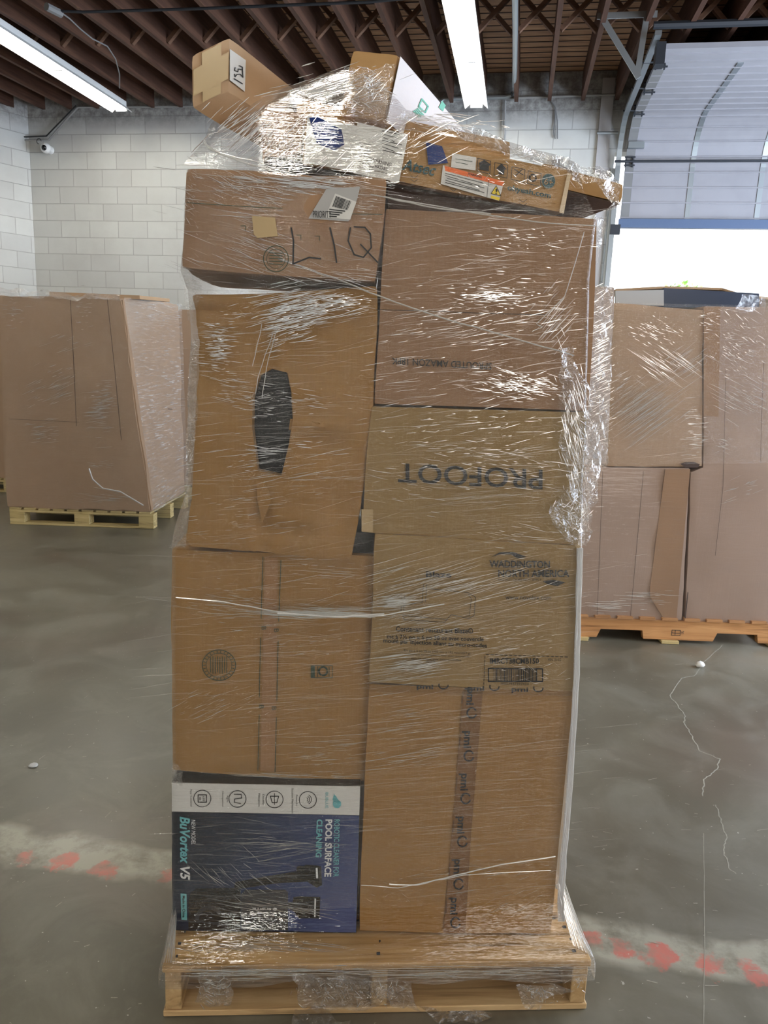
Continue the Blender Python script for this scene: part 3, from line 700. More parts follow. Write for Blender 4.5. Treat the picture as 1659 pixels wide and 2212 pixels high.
# --- middle right: carton with black lettering
c = Carton('cardboard_box', 'brown carton with black lettering and a barcode, on top of the tall taped carton', 'box', CARD_OLIVE,
           [((811, 1153), (1258, 1181)), ((797, 1474), (1237, 1494))], DB(.46), off=-.008, seed=4, bulge=.004)
pr = Print(c)
pr.up('WADDINGTON', 1057, 1210, 1188, 1226, .012, bold=.03).up('NORTH AMERICA', 1076, 1231, 1230, 1247, .0, bold=.03).up('USE AU / DOES NOT APPLY', 1077, 1250, 1170, 1255).up('www.novolex.com', 1092, 1285, 1190, 1295, .01)
pr.poly([(1060, 1204), (1080, 1193), (1108, 1192), (1138, 1203), (1118, 1206), (1104, 1198), (1082, 1197)]).poly([(1172, 1256), (1195, 1252), (1222, 1258), (1204, 1266), (1185, 1263)])
pr.up('Blaze', 920, 1234, 975, 1247, .02, bold=.03)
pr.up('Contenant restaurant Blaze®', 855, 1352, 1022, 1364, .03, bold=.02).up('mc à 7½ po x 6 po 38 oz avec couvercle', 836, 1370, 1045, 1382, .03, bold=.02).up('moulé par injection allant au micro-ondes', 828, 1379, 1052, 1391, .05, bold=.02)
pr.up('8¾ po x 6 po 38 oz (222 mm x 152 mm/1077 g)', 872, 1402, 1016, 1408, .05).up('contenant rectangulaire noir avec couvercle', 876, 1411, 1014, 1416, .04).up('moulé allant aux micro-ondes', 888, 1420, 996, 1425, .03).up('PP/PP', 920, 1427, 940, 1432)
pr.up('IMRCT38CMB150', 1058, 1422, 1164, 1434, .0, bold=.025).up('MIN. 10 KG', 1184, 1422, 1212, 1428)
x0, y0, x1, y1 = 1055, 1444, 1172, 1472
pr.line([(x0, y0), (x1, y0+1), (x1, y1), (x0, y1)], 2.6, True)
rnd = random.Random(3); x = x0+12
while x < x1-12:
    w = rnd.choice((1, 1, 1.6, 2.4)); pr.line([(x, y0+2), (x, y1-1)], w); x += w+rnd.choice((1.2, 1.8, 2.4))
pr.up('10057937397434', 1082, 1474, 1142, 1479, .02)
for k in range(20):
    if k < 18: pr.line([(1050+k*10, 1414+k*.3), (1056+k*10, 1414.2+k*.3)], 1.5)
for k in range(9): pr.line([(1048-k*.4, 1418+k*8), (1047.5-k*.4, 1423+k*8)], 1.5)
# outline drawing of the food container
pr.line([(930, 1272), (1010, 1280), (1027, 1290), (1024, 1330), (1012, 1336), (975, 1328)], 1.1).line([(1012, 1284), (1018, 1294), (1014, 1330), (1005, 1332)], 1).line([(872, 1330), (965, 1338), (975, 1328)], 1.1).line([(870, 1330), (874, 1339), (960, 1344), (966, 1338)], 1.1)
pr.line([(868, 1285), (866, 1322)], 1).line([(874, 1284), (872, 1322)], 1).line([(915, 1262), (912, 1300)], 1).line([(922, 1262), (919, 1300)], 1).line([(866, 1310), (915, 1300)], 1)
pr.done('printed_text', INK)
# black carton glimpsed in the gap
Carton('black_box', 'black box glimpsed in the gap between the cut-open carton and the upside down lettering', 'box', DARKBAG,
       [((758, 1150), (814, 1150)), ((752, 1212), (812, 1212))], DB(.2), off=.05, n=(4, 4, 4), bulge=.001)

# --- right: two inverted cartons
c = Carton('cardboard_box', 'olive brown carton with big upside down lettering, under the tallest right hand carton', 'box', CARD_OLIVE,
           [((803, 878), (1271, 891)), ((780, 1149), (1250, 1178))], DB(.5), off=0, seed=5, bulge=.005)
pr = Print(c)
pr.text('PROFOOT', [(1172, 1014), (860, 1000), (860, 1042), (1172, 1058)], bold=.012); pr.done('printed_text', INK, 'large black upside down letters')
sheet(c, 'corner_tape', [(781, 1100), (806, 1101), (806, 1150), (781, 1148)], TAPE_TAN)
c = Carton('cardboard_box', 'large reddish brown carton with small upside down lettering, highest of the right hand stack', 'box', CARD_RED,
           [((833, 451), (1290, 471)), ((809, 873), (1271, 888))], DB(.5), off=.006, seed=6, bulge=.005)
pr = Print(c); pr.text('SPROUTED AMAZON 18PK', [(1062, 784), (846, 772), (846, 787), (1062, 799)], bold=.012)
pr.line([(813, 669), (905, 671), (1050, 677), (1180, 680)], 1.3).done('printed_text', INK)

# --- left: tall carton with a cut-out
BLK = 0
dep = DB(.42)
c = Carton('cardboard_box', 'tall dented carton with a dark torn opening, in the left stack under the marked carton', 'box', CARD_ORANGE,
           [((412, 640), (813, 618)), ((428, 735), (814, 720)), ((424, 850), (808, 850)), ((420, 950), (795, 980)), ((412, 1080), (776, 1120)), ((398, 1181), (757, 1210))],
           dep, off=.005, seed=7, bulge=.010, rough=.007, n=(44, 60, 8), bev=.006,
           dents=[(fp(700, 965), .075, .05, .020), (fp(722, 1090), .05, .10, .014), (fp(690, 925), .06, .012, -.010), (fp(560, 1120), .035, .10, .020), (fp(620, 1150), .10, .03, .014), (fp(450, 672), .09, .018, .018),
                  (fp(480, 700), .09, .010, -.008), (fp(600, 740), .02, .08, -.010), (fp(800, 1010), .02, .12, .012), (fp(430, 800), .05, .06, .010), (fp(660, 1060), .12, .008, -.006)])
hole = [(583, 797), (618, 806), (627, 850), (630, 905), (622, 960), (604, 1034), (552, 1022), (540, 930), (541, 860), (556, 812)]
cut = MB(); n = len(hole)
fr = [c.P(x, y, .03) for x, y in hole]; bk = [p-c.n*.085 for p in fr]; cut.v = fr+bk
cut.f = [tuple(range(n)), tuple(range(2*n-1, n-1, -1))]+[(i, (i+1) % n, n+(i+1) % n, n+i) for i in range(n)]
co = cut.build('cutter', CARD); md = c.body.modifiers.new('b', 'BOOLEAN'); md.object = co; md.operation = 'DIFFERENCE'; md.solver = 'EXACT'
dg = bpy.context.evaluated_depsgraph_get(); dg.update(); nm = bpy.data.meshes.new_from_object(c.body.evaluated_get(dg)); c.body.modifiers.clear(); c.body.data = nm
bpy.data.objects.remove(co)
inn = Face(c.root, c.c, c.n, -.024); inn.n = c.n
o = sheet(inn, 'dark_lining', [(x+(585-x)*-.04, y+(910-y)*-.04) for x, y in hole], DARKBAG, label='black plastic seen inside the opening')
# torn flaps and creases around the opening
def flap(name, pxs, lifts, mat=CARD_ORANGE):
    pts = [c.P(x, y, l) for (x, y), l in zip(pxs, lifts)]; b = [p-c.n*.003 for p in pts]; n = len(pts)
    return mesh_obj(name, pts+b, [tuple(range(n)), tuple(range(2*n-1, n-1, -1))]+[(i, (i+1) % n, n+(i+1) % n, n+i) for i in range(n)], mat, c.root)
flap('torn_flap', [(552, 1024), (604, 1036), (590, 1080), (566, 1130), (556, 1080)], [-.012, -.012, -.008, -.010, -.006])
flap('torn_flap', [(627, 905), (690, 912), (704, 935), (660, 940), (624, 928)], [-.012, .0, -.010, -.004, -.012])
0 and flap('side_crease', [(700, 950), (752, 1040), (730, 1140), (690, 1150), (640, 1050)], [-.004, -.010, -.014, -.008, -.010])

# --- upper left: marked carton
c = Carton('cardboard_box', 'carton with black handwriting and torn shipping label, highest big carton at left', 'box', CARD_RED,
           [((402, 358), (834, 386)), ((398, 440), (828, 480)), ((391, 580), (812, 612))], DB(.42), off=-.02, seed=8, bulge=.008, rough=.007, n=(20, 16, 8), bev=.006)
pr = Print(c)
pr.line([(629, 492), (634, 520), (633, 570), (668, 556), (693, 559)], 3.4).line([(713, 492), (722, 530), (727, 567)], 3.4)
pr.line([(757, 492), (752, 520), (765, 550), (785, 556), (802, 535), (800, 505), (788, 491), (765, 490)], 3.2).line([(779, 528), (800, 550), (816, 567)], 3.2)
pr.done('handwriting', INK, 'black marker letters and digits')
pr = Print(c); pr.line([(404, 438), (560, 448), (610, 450)], 1.4).line([(760, 462), (826, 463)], 1.4).ring(596, 559, 27, 28, 1.6, 30).ring(596, 559, 20, 21, 1, 26)
for k in range(5): pr.line([(582, 546+k*6), (610, 547+k*6)], 1.6)
for (x, y) in ((520, 488), (640, 508), (680, 510)): pr.line([(x, y), (x+10, y), (x+10, y+10)], 1.4)
pr.done('printed_marks', INKG)
sheet(c, 'shipping_label', [(705, 408), (778, 403), (772, 428), (757, 474), (752, 478), (666, 472), (672, 462)], PAPERG, label='crumpled white shipping label with a barcode')
sheet(c, 'label_sticker', [(724, 418), (770, 436), (756, 474), (702, 470)], PAPER, e=.001)
pr = Print(c, .0026)
x = 731
rnd = random.Random(5)
for k in range(13):
    w = rnd.choice((1, 1.5, 2.3)); pr.line([(727+k*2.6, 424+k*.9), (719+k*2.6, 446+k*.6)], w*.8)
for k in range(4): pr.line([(712, 452+k*5), (745-k*6, 456+k*4)], 2.2)
pr.up('PRIORITY', 676, 455, 716, 470, .02).done('barcode', INK)
sheet(c, 'patch_tape', [(544, 466), (594, 470), (600, 510), (556, 514), (548, 505)], TAPE_TAN, e=.001, th=.001)

# --- behind at the right: film covered pale box sticking out
c = Carton('cardboard_box', 'film covered grey carton standing behind, jutting out right of the upside down lettering', 'box', CARD_GREY,
           [((1100, 612), (1328, 622)), ((1100, 1005), (1312, 1000))], DB(.40), off=.53, seed=11, bulge=.006, rough=.006)
Carton('cardboard_box', 'plain brown carton in the rear row under the grey carton, hidden by the front row', 'box', CARD,
       [((1090, 1015), (1235, 1018)), ((1080, 1795), (1180, 1800))], DB(.40), off=.53, seed=41)

# --- on top
cA = Carton('toy_box', 'long kraft toy box with icons and an orange warning sticker, lying tilted across the top', 'box', CARD,
            [((663, 248), (1233, 372)), ((654, 352), (1217, 460))], DB(.20)+V((0, 0, .02)), off=0.0, seed=12, bulge=.003, n=(30, 10, 6))
c = cA
sheet(c, 'white_panel', [(664, 250), (772, 272), (766, 372), (655, 350), (660, 310)], PAPER)
sheet(c, 'blue_window', [(668, 254), (688, 253), (738, 280), (744, 312), (722, 325), (684, 310), (676, 285)], BLUEP, e=.0012, label='bright blue picture')
sheet(c, 'warning_sheet', [(772, 264), (882, 291), (862, 394), (763, 374)], PAPER, e=.002, label='white choking hazard sheet')
pr = Print(c, .0032)
for k in range(7): pr.line([(826, 282+k*7), (868-(k % 3)*8, 292+k*7)], 1.3)
for k in range(5): pr.line([(776, 308+k*7), (806-(k % 2)*6, 314+k*7)], 1.3)
pr.text('WARNING', [(800, 349), (845, 360), (846, 352), (802, 341)]).text('CHOKING HAZARD', [(774, 354), (838, 370), (839, 363), (775, 347)])
pr.text('under 3 yrs. small parts', [(775, 362), (836, 377), (836, 373), (775, 358)]).line([(789, 346), (795, 347), (793, 341)], .9, True)
pr.text('Distributor & Specification', [(784, 323), (812, 330), (812, 327), (784, 320)]).done('sheet_text', INK)
sheet(c, 'blue_window', [(920, 307), (955, 316), (968, 352), (925, 356)], BLUEP, e=.001)
sheet(c, 'white_label', [(977, 331), (1029, 340), (1027, 368), (974, 361)], PAPER, e=.0012)
pr = Print(c, .0022); pr.text('BARCODE', [(984, 352), (1020, 359), (1021, 350), (985, 343)]) if False else pr.line([(984, 343), (1020, 349)], 1.2).line([(984, 350), (1010, 355)], 1.2)
pr.done('label_text', INKG)
sheet(c, 'warning_sticker', [(957, 357), (1089, 392), (1078, 434), (952, 397)], PAPER, e=.0012, label='white warning sticker with orange header')
sheet(c, 'orange_header', [(960, 358), (1089, 392), (1086, 402), (962, 369)], ORANGE, e=.002, th=.0004)
sheet(c, 'yellow_sign', [(1072, 401), (1082, 423), (1061, 418)], YELLOW, e=.002, th=.0004)
sheet(c, 'yellow_sign', [(1061, 422), (1080, 427), (1078, 433), (1060, 428)], YELLOW, e=.002, th=.0004)
pr = Print(c, .003); pr.text('WARNING', [(1010, 377), (1040, 385), (1041, 380), (1011, 372)], bold=.02)
for k in range(5): pr.line([(962, 374+k*5), (1046-(k % 2)*10, 396+k*5)], 1.2)
pr.line([(1072, 401), (1082, 423), (1061, 418)], 1.2, True).text('!', [(1070, 419), (1074, 420), (1075, 408), (1071, 407)]).line([(1056, 388), (1052, 425)], .8).done('sticker_text', INK)
pr = Print(c, .001)
for (x, y) in ((1046, 357), (1083, 366), (1120, 375), (1155, 384)): pr.line([(x-14, y-15), (x+14, y-9), (x+12, y+19), (x-16, y+12)], 1.4, True)
pr.poly([(1034, 352), (1046, 345), (1060, 355), (1056, 360), (1056, 370), (1036, 366), (1036, 358)])
pr.poly([(1072, 364), (1083, 353), (1095, 366), (1090, 366), (1089, 378), (1077, 376), (1077, 366)]).line([(1112, 366), (1130, 378)], 2).line([(1128, 366), (1113, 380)], 2)
pr.ring(1151, 384, 7, 7, 3.6, 8, 0, 95).ring(1151, 384, 7, 7, 3.6, 8, 120, 215).ring(1151, 384, 7, 7, 3.6, 8, 240, 335)
for (x, y) in ((895, 385), (980, 405), (1130, 437)): pr.line([(x-8, y-6), (x, y), (x+8, y-6)], 1).line([(x-8, y+2), (x, y+8), (x+8, y+2)], 1)
pr.done('printed_icons', INK)
pr = Print(c, .001); pr.text('ohyeah.com', [(1095, 414), (1189, 432), (1191, 417), (1097, 398)], bold=.03).text('Atsec', [(868, 367), (940, 381), (944, 356), (870, 341)], bold=.02, shear=.3)
pr.disc(1185, 391, 14.5, 16).done('teal_print', INKT)
pr = Print(c, .0018); pr.text('6+', [(1175, 398), (1193, 401), (1195, 388), (1177, 385)]).done('age_mark', CARD)
sheet(c, 'end_tape', [(1226, 374), (1234, 374), (1218, 461), (1208, 459)], TAPE_TAN, e=.001)

# flat carton behind the toy box, sticking out to the right, a dark sheet painting the shade on its underside
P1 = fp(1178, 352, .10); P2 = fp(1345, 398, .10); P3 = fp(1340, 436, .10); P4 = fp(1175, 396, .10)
Carton('cardboard_box', 'flat kraft carton with shade painted underneath, sticking out right of the toy box', 'box', [CARD], [(P1, P2), (P4, P3)], DB(.36)+V((-.06, 0, 0)), pts=True, seed=13, bulge=.003, n=(10, 4, 10))
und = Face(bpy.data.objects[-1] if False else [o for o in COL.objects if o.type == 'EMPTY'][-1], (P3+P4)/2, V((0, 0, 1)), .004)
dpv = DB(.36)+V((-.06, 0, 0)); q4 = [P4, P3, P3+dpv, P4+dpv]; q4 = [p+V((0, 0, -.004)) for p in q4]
mesh_obj('underside_shade', q4+[p+V((0, 0, -.001)) for p in q4], [(0, 1, 2, 3), (7, 6, 5, 4), (0, 4, 5, 1), (1, 5, 6, 2), (2, 6, 7, 3), (3, 7, 4, 0)], CARD_DARK, und.root)
Carton('cardboard_box', 'flat dark filler added for the shade in the gap beneath the long toy box', 'box', CARD_DARK,
       [((836, 398), (1222, 470)), ((838, 450), (1225, 474))], DB(.30), off=.05, seed=20, n=(16, 4, 6), bulge=.001, rough=.002, bev=.002)  # dark carton added to hold the shade in this gap
# kraft carton lying between
Carton('cardboard_box', 'kraft carton lying behind the long toy box, just above its top edge', 'box', CARD,
       [((640, 212), (1100, 305)), ((640, 262), (1100, 352))], DB(.30), off=.20, seed=14, n=(16, 6, 6))
Carton('cardboard_box', 'small creased kraft carton under gathered film at the left end of the toy box', 'box', CARD_RED,
       [((571, 229), (658, 246)), ((566, 338), (652, 326))], DB(.22), off=.03, seed=15, rough=.008, n=(10, 10, 6))
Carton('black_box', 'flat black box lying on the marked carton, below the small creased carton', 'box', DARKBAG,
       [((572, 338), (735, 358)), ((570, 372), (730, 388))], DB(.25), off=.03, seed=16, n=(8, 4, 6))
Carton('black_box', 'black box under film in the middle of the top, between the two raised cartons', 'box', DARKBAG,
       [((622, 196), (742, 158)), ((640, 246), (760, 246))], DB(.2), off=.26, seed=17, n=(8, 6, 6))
# long carton at upper left, end towards the viewer, seen from below
dC = ray(1390, 783); dC = V((dC.x, dC.y, 0)).normalized()*.80
eTL, eTR, eBR = fp(416, 121, -.03), fp(496, 82, .02), fp(494, 196, .02); eBL = fp(417, 233, -.03)
cC = Carton('cardboard_box', 'long kraft carton with a handwritten white label, jutting out at the upper left', 'box', CARD_PALE, [(eTL, eTR), (eBL, eBR)], dC, pts=True, seed=18, bulge=.001, rough=.0015, n=(8, 8, 24), bev=.003)
sheet(cC, 'end_tape', [(436, 114), (478, 93), (477, 202), (438, 221)], TAPE_TAN, label='shiny tan tape over the end')
sheet(cC, 'end_tape', [(418, 150), (494, 112), (493, 170), (418, 208)], TAPE_TAN, e=.0006)
sf = Face(cC.root, eTR, (eBR-eTR).cross(dC).normalized(), .004)
sheet(sf, 'white_label', [(497, 106), (531, 130), (529, 198), (497, 173)], PAPER, label='white label with a handwritten number')
pr = Print(sf, .0014)
pr.line([(506, 170), (524, 181)], 2.2)
pr.line([(524, 152), (525, 167), (519, 160), (512, 161), (508, 166), (507, 160)], 2)
pr.line([(508, 146), (507, 152), (514, 155), (515, 149), (524, 151), (524, 145), (517, 142)], 2)
pr.done('handwriting', INK)
bt = Face(cC.root, eBR, V((0, 0, 1)), .008)
# white printed carton on the right, leaning
eTL, eTR, eBR, eBL = fp(764, 108, .12), fp(859, 117, .10), fp(828, 262, .10), fp(732, 248, .12)
dD = ray(1495, 795); dD = V((dD.x, dD.y, -.03)).normalized()*.78
cD = Carton('cardboard_box', 'long carton with one white side and green marks, poking out at the top right', 'box', CARD, [(eTL, eTR), (eBL, eBR)], dD, pts=True, seed=19, bulge=.002, rough=.003, n=(10, 10, 24))
nD = (eBR-eTR).cross(dD).normalized()
sf = Face(cD.root, eTR, nD, .003)
if nD.dot(EYE-eTR) < 0: nD = -nD
q4 = [eTR+(eBR-eTR)*.02+dD*.005, eBR+(eTR-eBR)*.02+dD*.005, eBR+(eTR-eBR)*.02+dD*.995, eTR+(eBR-eTR)*.02+dD*.995]; q4 = [p+nD*.006 for p in q4]
mesh_obj('white_side', q4+[p-nD*.001 for p in q4], [(0, 1, 2, 3), (7, 6, 5, 4), (0, 4, 5, 1), (1, 5, 6, 2), (2, 6, 7, 3), (3, 7, 4, 0)], CARD_WHITE, cD.root)
sf.lift = .0075
pr = Print(sf, .0)
pr.poly([(955, 217), (963, 228), (957, 241), (948, 232)]).line([(912, 214), (925, 230), (919, 243), (905, 230)], 3, True)
for k in range(4): pr.line([(903-k*3, 234+k*2), (915-k*3, 248+k*2)], 2.4)
pr.done('printed_marks', GREENP, 'green printed squares')

# ------------------------------------------------------------------ near pallet
def bar_obj(name, o, u, v, w, mat, root, bev=.002): return MB().box(o, u, v, w).build(name, mat, root, bevel=bev)
pal = empty('wooden_pallet', 'light wooden pallet carrying the tall wrapped load in the foreground', 'pallet')
pl = atZ(350, 2088, .14); pr_ = atZ(1278, 2075, .14); pl.z = 0; pr_.z = 0
pu = (pr_-pl).normalized(); pw = (pr_-pl).length; pv = V((-pu.y, pu.x, 0)); PD = 1.12
PALM = m_wood('deck_board_wood', (.50, .31, .13), (.70, .47, .23), 0, 1.0, .22)
pal.rotation_euler = (0, 0, math.atan2(pu.y, pu.x)); pal.location = pl
X, Y_ = V((1, 0, 0)), V((0, 1, 0))
ys = [(0, .14)]; y = .165
while y < PD-.15: ys.append((y, .09)); y += .125
ys.append((PD-.14, .14))
for i, (y, w) in enumerate(ys):
    ck = MB().box((0, y, .122), X*pw, Y_*w, EZ*.018).build('deck_board', PALM, pal, bevel=.002)
for x in (.005, pw/2-.02, pw-.043): bar_obj('stringer', V((x, .003, .018)), X*.038, Y_*(PD-.006), EZ*.103, PALW_Y, pal)
for y, w in ((0, .14), (.32, .09), (.53, .09), (.74, .09), (PD-.14, .14)): bar_obj('bottom_board', V((.0, y, .001)), X*pw, Y_*w, EZ*.016, PALW, pal)
for x in (.03, pw/2, pw-.03):
    for y in (.03, .07, .11): MB().tube([(x+random.uniform(-.01, .01), y, .1395), (x, y, .1405)], .004, 6).build('nail', DKSTEEL, pal)

# ------------------------------------------------------------------ left background pallet load
def quadbox(rows, depth): return rows
Lr = empty('pallet_box', 'tall brown pallet-size carton at the left, leaning, on its own block pallet', 'box')
fl, fr_, br_ = atZ(20, 1133, 0), atZ(332, 1143, 0), atZ(402, 1098, 0); fl = V((fr_.x-1.25, fr_.y-.02, 0)); dl = (br_-fr_); dl.z = 0; dl = dl.normalized()
PH = .15
def hexmesh(name, c8, mat, root, n=10, amp=.006, seed=1):
    """c8: front TL,TR,BR,BL then back TL,TR,BR,BL"""
    vs = {}
    bm = bmesh.new(); f, b = c8[:4], c8[4:]
    def S(u, v, w):
        F_ = f[0].lerp(f[1], u).lerp(f[3].lerp(f[2], u), v); B_ = b[0].lerp(b[1], u).lerp(b[3].lerp(b[2], u), v); return F_.lerp(B_, w)
    def vt(i, j, k):
        if (i, j, k) not in vs:
            p = S(i/n, j/n, k/n); vs[(i, j, k)] = bm.verts.new(p+V((nz(p, 2.5, seed), nz(p, 2.5, seed+5), nz(p, 2.5, seed+8)))*amp*2)
        return vs[(i, j, k)]
    fa = []; side = bm.faces.layers.int.new('side')
    for i in range(n):
        for j in range(n):
            for s, vv in enumerate(([(i, j, 0), (i, j+1, 0), (i+1, j+1, 0), (i+1, j, 0)], [(i, j, n), (i+1, j, n), (i+1, j+1, n), (i, j+1, n)],
                       [(0, i, j), (0, i, j+1), (0, i+1, j+1), (0, i+1, j)], [(n, i, j), (n, i+1, j), (n, i+1, j+1), (n, i, j+1)],
                       [(i, 0, j), (i+1, 0, j), (i+1, 0, j+1), (i, 0, j+1)], [(i, n, j), (i, n, j+1), (i+1, n, j+1), (i+1, n, j)])):
                q = bm.faces.new([vt(*x) for x in vv]); q[side] = s
    bmesh.ops.bevel(bm, geom=[e for e in bm.edges if len(e.link_faces) == 2 and e.link_faces[0][side] != e.link_faces[1][side]], offset=.012, segments=2, affect='EDGES')
    bmesh.ops.recalc_face_normals(bm, faces=bm.faces); return bm_obj(name, bm, mat, root, True, 50)
yF = fr_.y
tl, trp, brp, blp = atY(4, 638, yF), atY(262, 643, yF), atY(326, 1107, yF), atY(14, 1096, yF)
sd_ = dl*1.0
tb_ = atY(386, 657, yF+.95); bb_ = brp+dl*1.0
hexmesh('carton', [tl, trp, brp, blp, tl+V((.05, .95, 0)), tb_, bb_, blp+dl*1.0], CARD_BACK, Lr, 14, .008, 3)
fL = Face(Lr, (tl+brp)/2, V((0, 1, 0)), .016)
pr = Print(fL, 0); pr.line([(152, 648), (160, 800), (165, 920)], 1.2).line([(232, 648), (248, 800), (262, 950)], 1.2).line([(20, 905), (170, 912)], .7).done('crease_line', CARD_DARK)
# seam panel on the side face
nS = (brp-trp).cross(tb_-trp).normalized(); fS = Face(Lr, (trp+bb_)/2, nS, .02)
pr = Print(fS, 0); pr.line([(303, 650), (318, 740), (330, 830)], 2).line([(337, 872), (352, 882), (372, 884)], 2).done('flap_edge', CARD_DARK)
sheet(fS, 'paper_patch', [(340, 721), (359, 724), (361, 765), (348, 772)], CARD_GREY)
def block_pallet(label, o, u, w, v, d, mat, n=3):
    r = empty('wooden_pallet', label, 'pallet')
    o = V(o); u = V(u); v = V(v)
    for k in range(3):
        MB().box(o+v*(k*(d-.1)/2)+EZ*.001, u*w, v*.1, EZ*.02).build('bottom_board', mat, r, bevel=.002)
        MB().box(o+v*(k*(d-.1)/2)+EZ*.112, u*w, v*.1, EZ*.02).build('crossbar', mat, r, bevel=.002)
        for j in range(3): MB().box(o+u*(j*(w-.13)/2)+v*(k*(d-.1)/2)+EZ*.022, u*.13, v*.1, EZ*.09).build('block', mat, r, bevel=.002)
    k = 0.0; i = 0
    while k < w-.05: MB().box(o+u*k+EZ*.133, u*min(.1, w-k), v*d, EZ*.017).build('deck_board', mat, r, bevel=.002); k += .125
    return r
uL = (fr_-fl).normalized()
block_pallet('pale block pallet under the leaning pallet-size carton at the left', fl, uL, 1.25, dl, 1.02, PALY)
# top flap of the left load
Lf = MB(); a0, a1, a2, a3 = tl+V((.35, .1, .0)), trp+V((.12, .1, 0)), tb_+V((-.1, .05, .02)), tl+V((.5, .9, .03))
Lf.hexa([a0, a1, a2, a3, a0+V((0, 0, .05)), a1+V((0, 0, .03)), a2+V((0, 0, .03)), a3+V((0, 0, .07))]); Lf.build('top_flap', CARD_PALE, Lr)
# further loads at the back left
def far_load(label, x0, x1, yt, yb, Yd, mat, dep=1.0):
    r = empty('pallet_box', label, 'box'); a, b, c_, d = atY(x0, yt, Yd), atY(x1, yt+2, Yd), atY(x1, yb, Yd), atY(x0, yb, Yd)
    b.z = a.z; c_.z = d.z = .15; c_.x = b.x; d.x = a.x
    hexmesh('carton', [a, b, c_, d]+[p+V((0, dep, 0)) for p in (a, b, c_, d)], mat, r, 8, .006, int(x0)+7)
    block_pallet(label.replace('carton', 'carton pallet') if False else 'pallet under the '+label, V((a.x, Yd-.02, 0)), V((1, 0, 0)), (b-a).length, V((0, 1, 0)), dep, PALY)
    return r
far_load('brown pallet-size carton just in view at the left edge of the picture', -230, 11, 628, 1000, 7.9, CARD_BACK)
far_load('brown pallet-size carton half hidden between the left load and the near load', 384, 640, 668, 1055, 7.9, CARD_BACK)

# ------------------------------------------------------------------ right background load
YR = 4.16
def rY(x, y, off=0): return atY(x, y, YR+off)
rp = empty('wooden_pallet', 'orange stained pallet with notched side runners, at the right background', 'pallet')
x0 = 1.10; wR = 1.24
z0 = .02
def stringer(y):
    pts = []; L = wR; H = .115
    prof = [(0, z0), (.0, z0+H), (L, z0+H), (L, z0), (L-.16, z0), (L-.17, z0+.05), (L-.40, z0+.05), (L-.42, z0), (.42, z0), (.41, z0+.05), (.17, z0+.05), (.15, z0)]
    v = [V((x0+a, y, b)) for a, b in prof]; n = len(v); v2 = [p+V((0, .038, 0)) for p in v]
    o = mesh_obj('stringer', v+v2, [tuple(range(n)), tuple(range(2*n-1, n-1, -1))]+[(i, (i+1) % n, n+(i+1) % n, n+i) for i in range(n)], PALO, rp); return o
for y in (YR-.01, YR+.48, YR+.97): stringer(y)
k = 0
while k < wR-.05: MB().box((x0+k, YR-.02, .136), (.09, 0, 0), (0, 1.02, 0), (0, 0, .016)).build('deck_board', PALO, rp, bevel=.002); k += .128
for k in (0.0, .52, wR-.1): MB().box((x0+k, YR-.03, .001), (.1, 0, 0), (0, 1.04, 0), (0, 0, .018)).build('bottom_board', PALY, rp, bevel=.002)
fR = Face(rp, V((0, YR-.011, 0)), V((0, 1, 0)), .002)
pr = Print(fR, 0); pr.line([(1452, 1361), (1470, 1362), (1469, 1373), (1450, 1372)], 1.2, True).line([(1459, 1362), (1458, 1372)], 1.2).line([(1452, 1367), (1469, 1368)], 1.2).up('HT', 1472, 1363, 1478, 1370).done('stamp', INK)
# lower left gaylord carton
def simple(label, tlx, trx, brx, blx, dep, mat, off=0, seed=1, name='pallet_box', **k):
    c = Carton(name, label, 'box', mat, [(rY(*tlx, off), rY(*trx, off)), (rY(*blx, off), rY(*brx, off))], V((0, dep, 0)), pts=True, seed=seed, n=(12, 12, 8), **k); return c
cl = simple('mauve brown carton on the right background pallet, lower left below the seam', (1236, 1010), (1489, 1012), (1473, 1341), (1236, 1333), .8, CARD_PINK, .0, 31, bulge=.004, rough=.006)
pr = Print(cl, 0); pr.line([(1390, 1018), (1362, 1330)], .9).line([(1302, 1018), (1290, 1330)], .8).done('crease_line', CARD_DARK)
sheet(cl, 'shaded_corner', [(1437, 1014), (1491, 1013), (1461, 1340), (1436, 1340), (1404, 1290), (1404, 1270)], CARD_RED)  # darker colour stands in for shading on the turned corner facet
cu = simple('brown carton wrapped in diagonal film, upper left of the right background load', (1326, 655), (1519, 670), (1516, 1008), (1312, 1008), .85, CARD_BACK, .0, 32, bulge=.004, rough=.006)
sheet(cu, 'tear_hole_shade', [(1470, 1002), (1480, 998), (1500, 998), (1512, 1003), (1508, 1010), (1480, 1010)], CARD_DARK, e=.001)  # dark sheet stands in for the shade inside the tear
cr = Carton('pallet_box', 'tall mauve carton wrapped in film, right part of the right background load', 'box', CARD_PINK, [(rY(a, b), rY(1745, d)) for a, b, d in ((1523, 662, 664), (1521, 836, 840), (1519, 1009, 1008), (1492, 1020, 1018), (1487, 1180, 1180), (1479, 1343, 1350))],
            V((0, .85, 0)), pts=True, seed=33, n=(14, 20, 8), bulge=.004, rough=.005)
pr = Print(cr, 0); pr.line([(1650, 780), (1645, 900), (1643, 1000)], .8).line([(1568, 800), (1562, 1050), (1545, 1200)], .8).line([(1486, 1280), (1480, 1338)], 2).done('crease_line', CARD_DARK)
sheet(cr, 'flap_strip', [(1520, 664), (1556, 663), (1552, 900), (1520, 898)], CARD_RED)
